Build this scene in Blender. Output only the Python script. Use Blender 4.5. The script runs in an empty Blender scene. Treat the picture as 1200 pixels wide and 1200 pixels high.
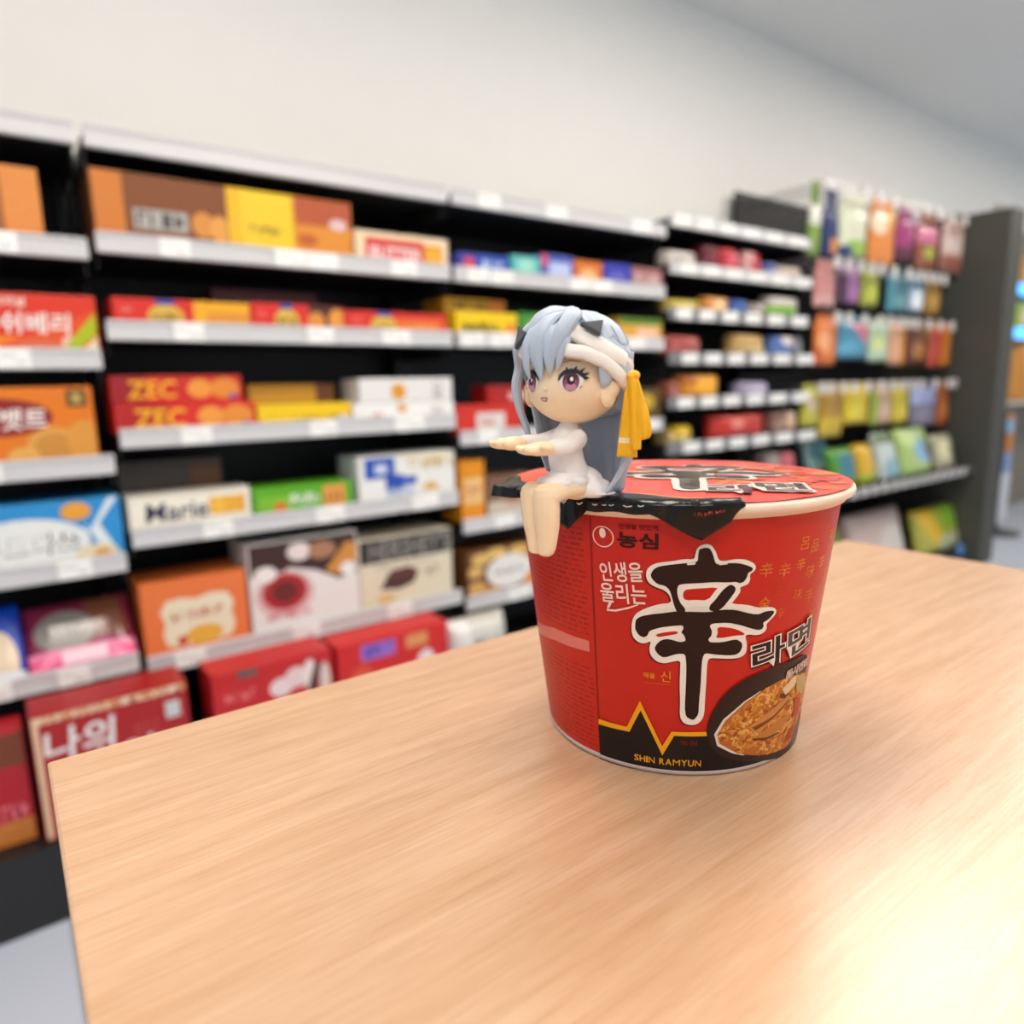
import bpy, bmesh, math, random
from mathutils import Vector, Matrix
from math import sin, cos, pi, radians, sqrt, atan2
C = bpy.context.scene.collection
V3 = Vector

# ------------------------------------------------------------------ materials
def lin(h):
    out = []
    for i in (0, 2, 4):
        c = int(h[i:i+2], 16)/255
        out.append(c/12.92 if c <= .04045 else ((c+.055)/1.055)**2.4)
    return (*out, 1)
MATS = {}
def mat(h, rough=.45, metal=0., coat=0., noise=.06, scale=60., spec=.5, bump=0., sss=0., name=None):
    """one coloured surface: a Principled shader whose colour wanders a little with a noise texture"""
    key = (h, rough, metal, coat, noise, scale, spec, bump, sss)
    if key in MATS: return MATS[key]
    m = bpy.data.materials.new(name or 'paint_'+h); m.use_nodes = True
    n = m.node_tree.nodes; l = m.node_tree.links; p = n['Principled BSDF']
    col = lin(h)
    tc = n.new('ShaderNodeTexCoord'); nz = n.new('ShaderNodeTexNoise'); nz.inputs['Scale'].default_value = scale
    l.new(tc.outputs['Object'], nz.inputs['Vector'])
    mx = n.new('ShaderNodeMix'); mx.data_type = 'RGBA'
    mx.inputs['A'].default_value = tuple(min(1, c*(1-noise)) for c in col[:3])+(1,)
    mx.inputs['B'].default_value = tuple(min(1, c*(1+noise)) for c in col[:3])+(1,)
    l.new(nz.outputs['Fac'], mx.inputs['Factor']); l.new(mx.outputs['Result'], p.inputs['Base Color'])
    p.inputs['Roughness'].default_value = rough; p.inputs['Metallic'].default_value = metal
    p.inputs['Coat Weight'].default_value = coat; p.inputs['Coat Roughness'].default_value = .08
    p.inputs['Specular IOR Level'].default_value = spec
    if sss:
        p.inputs['Subsurface Weight'].default_value = sss; p.inputs['Subsurface Radius'].default_value = (1, .5, .3)
        p.inputs['Subsurface Scale'].default_value = .002
    if bump:
        b = n.new('ShaderNodeBump'); b.inputs['Strength'].default_value = bump; b.inputs['Distance'].default_value = .001
        l.new(nz.outputs['Fac'], b.inputs['Height']); l.new(b.outputs['Normal'], p.inputs['Normal'])
    MATS[key] = m
    return m
def emit(h, s, name):
    m = bpy.data.materials.new(name); m.use_nodes = True
    n = m.node_tree.nodes; p = n['Principled BSDF']
    p.inputs['Base Color'].default_value = lin(h); p.inputs['Emission Color'].default_value = lin(h)
    p.inputs['Emission Strength'].default_value = s
    return m
def wood():
    m = bpy.data.materials.new('light_oak'); m.use_nodes = True
    n = m.node_tree.nodes; l = m.node_tree.links; p = n['Principled BSDF']
    tc = n.new('ShaderNodeTexCoord')
    def layer(sx, sy, scale, detail):
        mp = n.new('ShaderNodeMapping'); mp.inputs['Scale'].default_value = (sx, sy, 20)
        l.new(tc.outputs['Object'], mp.inputs['Vector'])
        z = n.new('ShaderNodeTexNoise'); z.inputs['Scale'].default_value = scale; z.inputs['Detail'].default_value = detail
        z.inputs['Roughness'].default_value = .65; z.inputs['Distortion'].default_value = .3
        l.new(mp.outputs['Vector'], z.inputs['Vector']); return z
    a = layer(2.2, 26, 5, 4); b = layer(7, 170, 5, 6)
    r1 = n.new('ShaderNodeValToRGB'); r1.color_ramp.elements[0].position = .3; r1.color_ramp.elements[1].position = .72
    r1.color_ramp.elements[0].color = lin('be9672'); r1.color_ramp.elements[1].color = lin('cfab8c')
    l.new(a.outputs['Fac'], r1.inputs['Fac'])
    r2 = n.new('ShaderNodeValToRGB'); r2.color_ramp.elements[0].position = .32; r2.color_ramp.elements[1].position = .55
    r2.color_ramp.elements[0].color = (.80, .74, .68, 1); r2.color_ramp.elements[1].color = (1, 1, 1, 1)
    l.new(b.outputs['Fac'], r2.inputs['Fac'])
    mx = n.new('ShaderNodeMix'); mx.data_type = 'RGBA'; mx.blend_type = 'MULTIPLY'; mx.inputs['Factor'].default_value = .55
    l.new(r1.outputs['Color'], mx.inputs['A']); l.new(r2.outputs['Color'], mx.inputs['B'])
    l.new(mx.outputs['Result'], p.inputs['Base Color'])
    p.inputs['Roughness'].default_value = .24; p.inputs['Specular IOR Level'].default_value = .95
    bp = n.new('ShaderNodeBump'); bp.inputs['Strength'].default_value = .12; bp.inputs['Distance'].default_value = .0006
    l.new(b.outputs['Fac'], bp.inputs['Height']); l.new(bp.outputs['Normal'], p.inputs['Normal'])
    return m
def tiles():
    m = bpy.data.materials.new('floor_tiles'); m.use_nodes = True
    n = m.node_tree.nodes; l = m.node_tree.links; p = n['Principled BSDF']
    tc = n.new('ShaderNodeTexCoord'); br = n.new('ShaderNodeTexBrick'); br.offset = 0
    br.inputs['Scale'].default_value = 1.0; br.inputs['Brick Width'].default_value = .6; br.inputs['Row Height'].default_value = .6
    br.inputs['Mortar Size'].default_value = .004
    br.inputs['Color1'].default_value = lin('c2cad8'); br.inputs['Color2'].default_value = lin('bcc5d4'); br.inputs['Mortar'].default_value = lin('98a0ac')
    l.new(tc.outputs['Object'], br.inputs['Vector']); l.new(br.outputs['Color'], p.inputs['Base Color'])
    p.inputs['Roughness'].default_value = .3
    return m

# ------------------------------------------------------------------ objects
def link(o, parent=None):
    C.objects.link(o)
    if parent is not None: o.parent = parent
    return o
def tag(o, label, cat, group=None):
    o['label'] = label; o['category'] = cat
    if group: o['group'] = group
    return o
def empty(name, loc=(0, 0, 0), rz=0.):
    o = bpy.data.objects.new(name, None); o.location = loc; o.rotation_euler = (0, 0, rz); o.empty_display_size = .05
    return link(o)
def build(name, bm, mats, parent=None, smooth=False, loc=None):
    me = bpy.data.meshes.new(name); bm.normal_update(); bm.to_mesh(me); bm.free()
    for m in (mats if isinstance(mats, (list, tuple)) else [mats]): me.materials.append(m)
    if smooth:
        for p in me.polygons: p.use_smooth = True
    o = bpy.data.objects.new(name, me)
    if loc: o.location = loc
    return link(o, parent)
def box(bm, x0, y0, z0, x1, y1, z1, bev=0., mi=0, seg=2):
    g = bmesh.ops.create_cube(bm, size=1.)
    for v in g['verts']:
        v.co = V3((x0+(v.co.x+.5)*(x1-x0), y0+(v.co.y+.5)*(y1-y0), z0+(v.co.z+.5)*(z1-z0)))
    fs = set(f for v in g['verts'] for f in v.link_faces)
    for f in fs: f.material_index = mi
    if bev:
        es = set(e for v in g['verts'] for e in v.link_edges)
        r = bmesh.ops.bevel(bm, geom=list(es), offset=bev, segments=seg, affect='EDGES', profile=.5)
        for f in r['faces']: f.material_index = mi
def cyl(bm, a, b, ra, rb=None, n=16, mi=0):
    rb = ra if rb is None else rb
    a, b = V3(a), V3(b); d = (b-a).normalized(); s = d.orthogonal().normalized(); t = d.cross(s)
    R = []
    for c, r in ((a, ra), (b, rb)):
        R.append([bm.verts.new(c+s*(r*cos(2*pi*i/n))+t*(r*sin(2*pi*i/n))) for i in range(n)])
    for i in range(n):
        j = (i+1) % n; f = bm.faces.new((R[0][i], R[0][j], R[1][j], R[1][i])); f.material_index = mi; f.smooth = True
    for ring in (R[0][::-1], R[1]):
        bm.faces.new(ring).material_index = mi
def loft(bm, pts, rads, n=14, side=None, mi=0, rnd=True, flute=0.):
    """a tapering tube along pts; rads gives (half width across, half thickness) per point; side is the width direction"""
    pts = [V3(p) for p in pts]; rads = [r if isinstance(r, (tuple, list)) else (r, r) for r in rads]
    # smooth the path with a Catmull-Rom pass
    P, R = [], []
    m = len(pts)
    for i in range(m-1):
        p0, p1, p2, p3 = pts[max(i-1, 0)], pts[i], pts[i+1], pts[min(i+2, m-1)]
        for k in range(4):
            t = k/4
            P.append(.5*((2*p1)+(p2-p0)*t+(2*p0-5*p1+4*p2-p3)*t*t+(3*p1-p0-3*p2+p3)*t**3))
            R.append(tuple(rads[i][q]*(1-t)+rads[i+1][q]*t for q in (0, 1)))
    P.append(pts[-1]); R.append(rads[-1])
    if rnd:
        d0 = (P[0]-P[1]).normalized(); d1 = (P[-1]-P[-2]).normalized()
        a, b = min(R[0]), min(R[-1])
        P = [P[0]+d0*a*.8]+[P[0]+d0*a*.5]+P+[P[-1]+d1*b*.5]+[P[-1]+d1*b*.8]
        R = [(R[0][0]*.45, R[0][1]*.45), (R[0][0]*.83, R[0][1]*.83)]+R+[(R[-1][0]*.83, R[-1][1]*.83), (R[-1][0]*.45, R[-1][1]*.45)]
    prev = None; rings = []
    for i, p in enumerate(P):
        t = (P[min(i+1, len(P)-1)]-P[max(i-1, 0)]).normalized()
        if callable(side): s = V3(side(i/(len(P)-1)))
        elif side is not None: s = V3(side)
        else: s = prev if prev is not None else t.orthogonal()
        s = (s-t*s.dot(t)).normalized(); prev = s; u = t.cross(s)
        rings.append([bm.verts.new(p+(s*(R[i][0]*cos(2*pi*k/n))+u*(R[i][1]*sin(2*pi*k/n)))*(1+flute*(cos(10*2*pi*k/n)-1)*.5)) for k in range(n)])
    for a, b in zip(rings, rings[1:]):
        for k in range(n):
            f = bm.faces.new((a[k], a[(k+1) % n], b[(k+1) % n], b[k])); f.material_index = mi; f.smooth = True
    bm.faces.new(rings[0][::-1]).material_index = mi; bm.faces.new(rings[-1]).material_index = mi
def ellipsoid(bm, c, r, n=24, m=14, mi=0):
    g = bmesh.ops.create_uvsphere(bm, u_segments=n, v_segments=m, radius=1.)
    for v in g['verts']: v.co = V3((c[0]+v.co.x*r[0], c[1]+v.co.y*r[1], c[2]+v.co.z*r[2]))
def lathe(bm, prof, n=96, mi=0, close=False):
    rings = [[bm.verts.new((r*cos(2*pi*i/n), r*sin(2*pi*i/n), z)) for i in range(n)] for r, z in prof]
    for a, b in zip(rings, rings[1:]):
        for i in range(n):
            f = bm.faces.new((a[i], a[(i+1) % n], b[(i+1) % n], b[i])); f.smooth = True; f.material_index = mi
    if close:
        bm.faces.new(rings[0][::-1]).material_index = mi; bm.faces.new(rings[-1]).material_index = mi

# ------------------------------------------------------------------ printed lettering
TXT = {}
def text_geo(s, off=0.):
    """lettering as flat outline faces: (verts, faces, width, height), unit size, origin at the middle"""
    k = (s, off)
    if k in TXT: return TXT[k]
    cu = bpy.data.curves.new('lettering', 'FONT'); cu.body = s; cu.size = 1.; cu.offset = off; cu.resolution_u = 3
    o = bpy.data.objects.new('lettering', cu); C.objects.link(o)
    me = bpy.data.meshes.new_from_object(o.evaluated_get(bpy.context.evaluated_depsgraph_get()))
    vs = [(v.co.x, v.co.y) for v in me.vertices]; fs = [tuple(p.vertices) for p in me.polygons]
    bpy.data.objects.remove(o); bpy.data.curves.remove(cu); bpy.data.meshes.remove(me)
    if off:   # keep the same middle as the plain lettering
        _, _, _, _, mid = text_geo(s, 0.)
    else:
        xs = [v[0] for v in vs] or [0, 1]; ys = [v[1] for v in vs] or [0, 1]
        mid = ((min(xs)+max(xs))/2, (min(ys)+max(ys))/2, max(xs)-min(xs), max(ys)-min(ys))
    vs = [(x-mid[0], y-mid[1]) for x, y in vs]
    TXT[k] = (vs, fs, mid[2], mid[3], mid)
    return TXT[k]
class Print:
    """flat shapes in a (u, v) plane, each on its own layer; put() folds them onto a surface"""
    def __init__(s): s.shapes = []; s.layer = 0; s.hold = False
    def up(s):
        if not s.hold: s.layer += 1
    def poly(s, pts, h): s.up(); s.shapes.append((list(pts), [tuple(range(len(pts)))], h, s.layer)); return s
    def rect(s, u0, v0, u1, v1, h): return s.poly([(u0, v0), (u1, v0), (u1, v1), (u0, v1)], h)
    def oval(s, u, v, a, b, h, n=24, rot=0.):
        return s.poly([(u+a*cos(t)*cos(rot)-b*sin(t)*sin(rot), v+a*cos(t)*sin(rot)+b*sin(t)*cos(rot)) for t in (2*pi*i/n for i in range(n))], h)
    def ring(s, u, v, a, b, w, h, n=32):
        pts = []; fs = []
        for i in range(n):
            t = 2*pi*i/n; pts += [(u+a*cos(t), v+b*sin(t)), (u+(a-w)*cos(t), v+(b-w)*sin(t))]
        for i in range(n):
            j = (i+1) % n; fs.append((2*i, 2*j, 2*j+1, 2*i+1))
        s.up(); s.shapes.append((pts, fs, h, s.layer)); return s
    def stroke(s, pts, w, h):
        """a brush line of width w"""
        L = []; R = []
        for i, p in enumerate(pts):
            a = pts[max(i-1, 0)]; b = pts[min(i+1, len(pts)-1)]; d = (b[0]-a[0], b[1]-a[1]); q = sqrt(d[0]**2+d[1]**2) or 1
            ww = (w if not isinstance(w, (list, tuple)) else w[i])/2
            L.append((p[0]-d[1]/q*ww, p[1]+d[0]/q*ww)); R.append((p[0]+d[1]/q*ww, p[1]-d[0]/q*ww))
        k = len(pts); s.up()
        s.shapes.append((L+R, [(i, i+1, k+i+1, k+i) for i in range(k-1)], h, s.layer)); return s
    def text(s, t, u, v, h, hx, w=None, off=0., rot=0., skew=0., bold=0.):
        vs, fs, W, H, _ = text_geo(t, off+bold); sc = h/(H or 1); sx = (w/(W or 1)) if w else sc
        pts = [((x+y*skew)*sx, y*sc) for x, y in vs]
        s.up()
        s.shapes.append(([(u+x*cos(rot)-y*sin(rot), v+x*sin(rot)+y*cos(rot)) for x, y in pts], fs, hx, s.layer)); return s
    def scribble(s, u, v, w, h, hx, rng):
        """a line of print too small or too blurred to read: short strokes"""
        n = max(3, int(w/(h*.75)+.5)) if h > 0 else 4
        n = min(n, 9)
        pts = []; fs = []
        def r(a, b, c, d):
            k = len(pts); pts.extend([(a, b), (c, b), (c, d), (a, d)]); fs.append((k, k+1, k+2, k+3))
        cw = w/n
        for i in range(n):
            x = u-w/2+i*cw; y = v-h/2
            r(x+cw*.08, y, x+cw*.3, y+h)
            if rng.random() < .7: r(x+cw*.3, y+h*rng.choice((.0, .4, .78)), x+cw*.8, y+h*rng.choice((.22, .6, 1)))
            if rng.random() < .5: r(x+cw*.58, y, x+cw*.8, y+h*rng.uniform(.5, 1))
        s.up(); s.shapes.append((pts, fs, hx, s.layer)); return s
    def put(s, bm, fold, mats, idx, gap=.0001, cut=None, rough=.45, coat=0., spec=.5):
        for pts, fs, h, lay in s.shapes:
            key = (h, rough, coat)
            if key not in idx: idx[key] = len(mats); mats.append(mat(h, rough, coat=coat, spec=spec))
            t = bmesh.new(); vs = [t.verts.new((x, y, 0)) for x, y in pts]
            for f in fs:
                try: t.faces.new([vs[i] for i in f])
                except ValueError: pass
            if cut:
                bmesh.ops.triangulate(t, faces=t.faces[:])
                for ax in (0, 1) if len(cut) > 1 else (0,):
                    lo = min(p[ax] for p in pts); hi = max(p[ax] for p in pts); x = math.ceil(lo/cut[ax])*cut[ax]
                    while x < hi:
                        nrm = (1, 0, 0) if ax == 0 else (0, 1, 0)
                        bmesh.ops.bisect_plane(t, geom=t.verts[:]+t.edges[:]+t.faces[:], dist=1e-6, plane_co=(x, 0, 0) if ax == 0 else (0, x, 0), plane_no=nrm)
                        x += cut[ax]
            t.verts.index_update()
            nv = [bm.verts.new(fold(v.co.x, v.co.y, lay*gap)) for v in t.verts]
            for f in t.faces:
                try:
                    q = bm.faces.new([nv[v.index] for v in f.verts]); q.material_index = idx[key]; q.smooth = bool(cut)
                except ValueError: pass
            t.free()
def design(prims, w, h, rng):
    """the printed front of a pack, from its list of shapes in fractions of width and height"""
    P = Print()
    for q in prims:
        k = q[0]
        cl = lambda a: max(.012, min(.988, a))
        if k == 'r': P.rect(cl(q[1])*w, cl(q[2])*h, cl(q[3])*w, cl(q[4])*h, q[5])
        elif k == 'e':
            u, v, a, b = q[1:5]
            P.poly([(cl(u+a*cos(t))*w, cl(v+b*sin(t))*h) for t in (2*pi*i/26 for i in range(26))], q[5])
        elif k == 'p': P.poly([(cl(a)*w, cl(b)*h) for a, b in q[2]], q[1])
        elif k == 't':
            vs, fs, W, H, _ = text_geo(q[1]); hh = q[4]*h; sc = hh/H
            P.text(q[1], q[2]*w, q[3]*h, hh, q[5], w=min(W*sc, .86*w), bold=.018, skew=.08)
        elif k == 'k': P.scribble(q[1]*w, q[2]*h, q[3]*w, q[4]*h, q[5], rng)
    return P

# ------------------------------------------------------------------ packs
def carton(name, x, y, z, w, d, h, bg, prims, seed):
    """a printed carton standing with its front at y, facing -Y"""
    rng = random.Random(seed); bm = bmesh.new(); mats = [mat(bg, .42)]; idx = {}
    box(bm, 0, 0, 0, w, d, h, bev=.0018)
    # tuck flap line on the end and the top seam
    design(prims, w, h, rng).put(bm, lambda u, v, o: V3((u, -o-.0001, v)), mats, idx)
    return build(name, bm, mats, loc=(x, y, z))
def leaning_pack(name, x, y, z, w, d, h, bg, prims, seed):
    """a foil pack leaning back: sloping printed face, crimped lower edge, puffed body"""
    rng = random.Random(seed); bm = bmesh.new(); mats = [mat(bg, .22, coat=.6, bump=.5, scale=90)]; idx = {}
    top = .55*d; n = 10
    def face(u, v, o):
        a = u/w; b = v/h
        puff = .018*(1-(2*a-1)**4)*max(0, 1-(2*b-1)**4)**.5
        return V3((u, b*top-puff*.8-o, v+puff*.5+o*.3))
    G = [[bm.verts.new(face(w*i/n, h*j/n, 0)) for i in range(n+1)] for j in range(n+1)]
    Bk = [[bm.verts.new((w*i/n, top+.02+(d-top-.02)*(1-j/n), h*j/n)) for i in range(n+1)] for j in range(n+1)]
    for j in range(n):
        for i in range(n):
            bm.faces.new((G[j][i], G[j][i+1], G[j+1][i+1], G[j+1][i])).smooth = True
            bm.faces.new((Bk[j][i+1], Bk[j][i], Bk[j+1][i], Bk[j+1][i+1])).smooth = True
        bm.faces.new((Bk[j][0], G[j][0], G[j+1][0], Bk[j+1][0])); bm.faces.new((G[j][n], Bk[j][n], Bk[j+1][n], G[j+1][n]))
    for i in range(n):
        bm.faces.new((G[0][i+1], G[0][i], Bk[0][i], Bk[0][i+1])); bm.faces.new((G[n][i], G[n][i+1], Bk[n][i+1], Bk[n][i]))
    design(prims, w, h, rng).put(bm, face, mats, idx, gap=.0004, cut=(w/n, h/n), rough=.22, coat=.6)
    return build(name, bm, mats, loc=(x, y, z))
def pouch(name, x, y, z, w, d, h, bg, prims, seed, hang=False, lean=0.):
    """a puffed bag with crimped ends; hang adds the punched header"""
    rng = random.Random(seed); bm = bmesh.new(); mats = [mat(bg, .28, coat=.35, bump=.4, scale=70)]; idx = {}
    n = 14
    wob = [rng.uniform(-1, 1) for _ in range(6)]
    def sh(a, b, s, o=0.):
        e = (max(0, 1-(2*a-1)**4)*max(0, 1-(2*b-1)**6))**.6
        cr = .0016*sin(a*w*900)*(1-e)*(b < .06 or b > .94)
        bulge = d/2*e*(1+.12*sin(5*a+wob[0]*3)*sin(4*b+wob[1]*3))+o*(.4+.6*e)
        pinch = .035*w*(1-abs(2*b-1)**2)*(1-2*a)*(.6+.3*wob[2])
        return V3((a*w+pinch*.4, s*bulge+cr+lean*b*h+d/2, b*h))
    for s in (-1, 1):
        G = [[bm.verts.new(sh(i/n, j/n, s)) for i in range(n+1)] for j in range(n+1)]
        for j in range(n):
            for i in range(n):
                q = (G[j][i], G[j][i+1], G[j+1][i+1], G[j+1][i])
                bm.faces.new(q if s < 0 else q[::-1]).smooth = True
    bmesh.ops.remove_doubles(bm, verts=bm.verts[:], dist=1e-6)
    design(prims, w, h, rng).put(bm, lambda u, v, o: sh(min(1, max(0, u/w)), min(1, max(0, v/h)), -1, o+.0003), mats, idx, gap=.0004, cut=(w/n, h/n), rough=.28, coat=.35)
    if hang:    # header with a punched slot, round the hook
        t = .0006; k = hang
        box(bm, w*.12, d/2-t, h-.002, w*.42, d/2+t, h+k); box(bm, w*.58, d/2-t, h-.002, w*.88, d/2+t, h+k)
        box(bm, w*.42, d/2-t, h-.002, w*.58, d/2+t, h+k-.02); box(bm, w*.42, d/2-t, h+k-.006, w*.58, d/2+t, h+k)
    return build(name, bm, mats, loc=(x, y, z))

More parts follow.
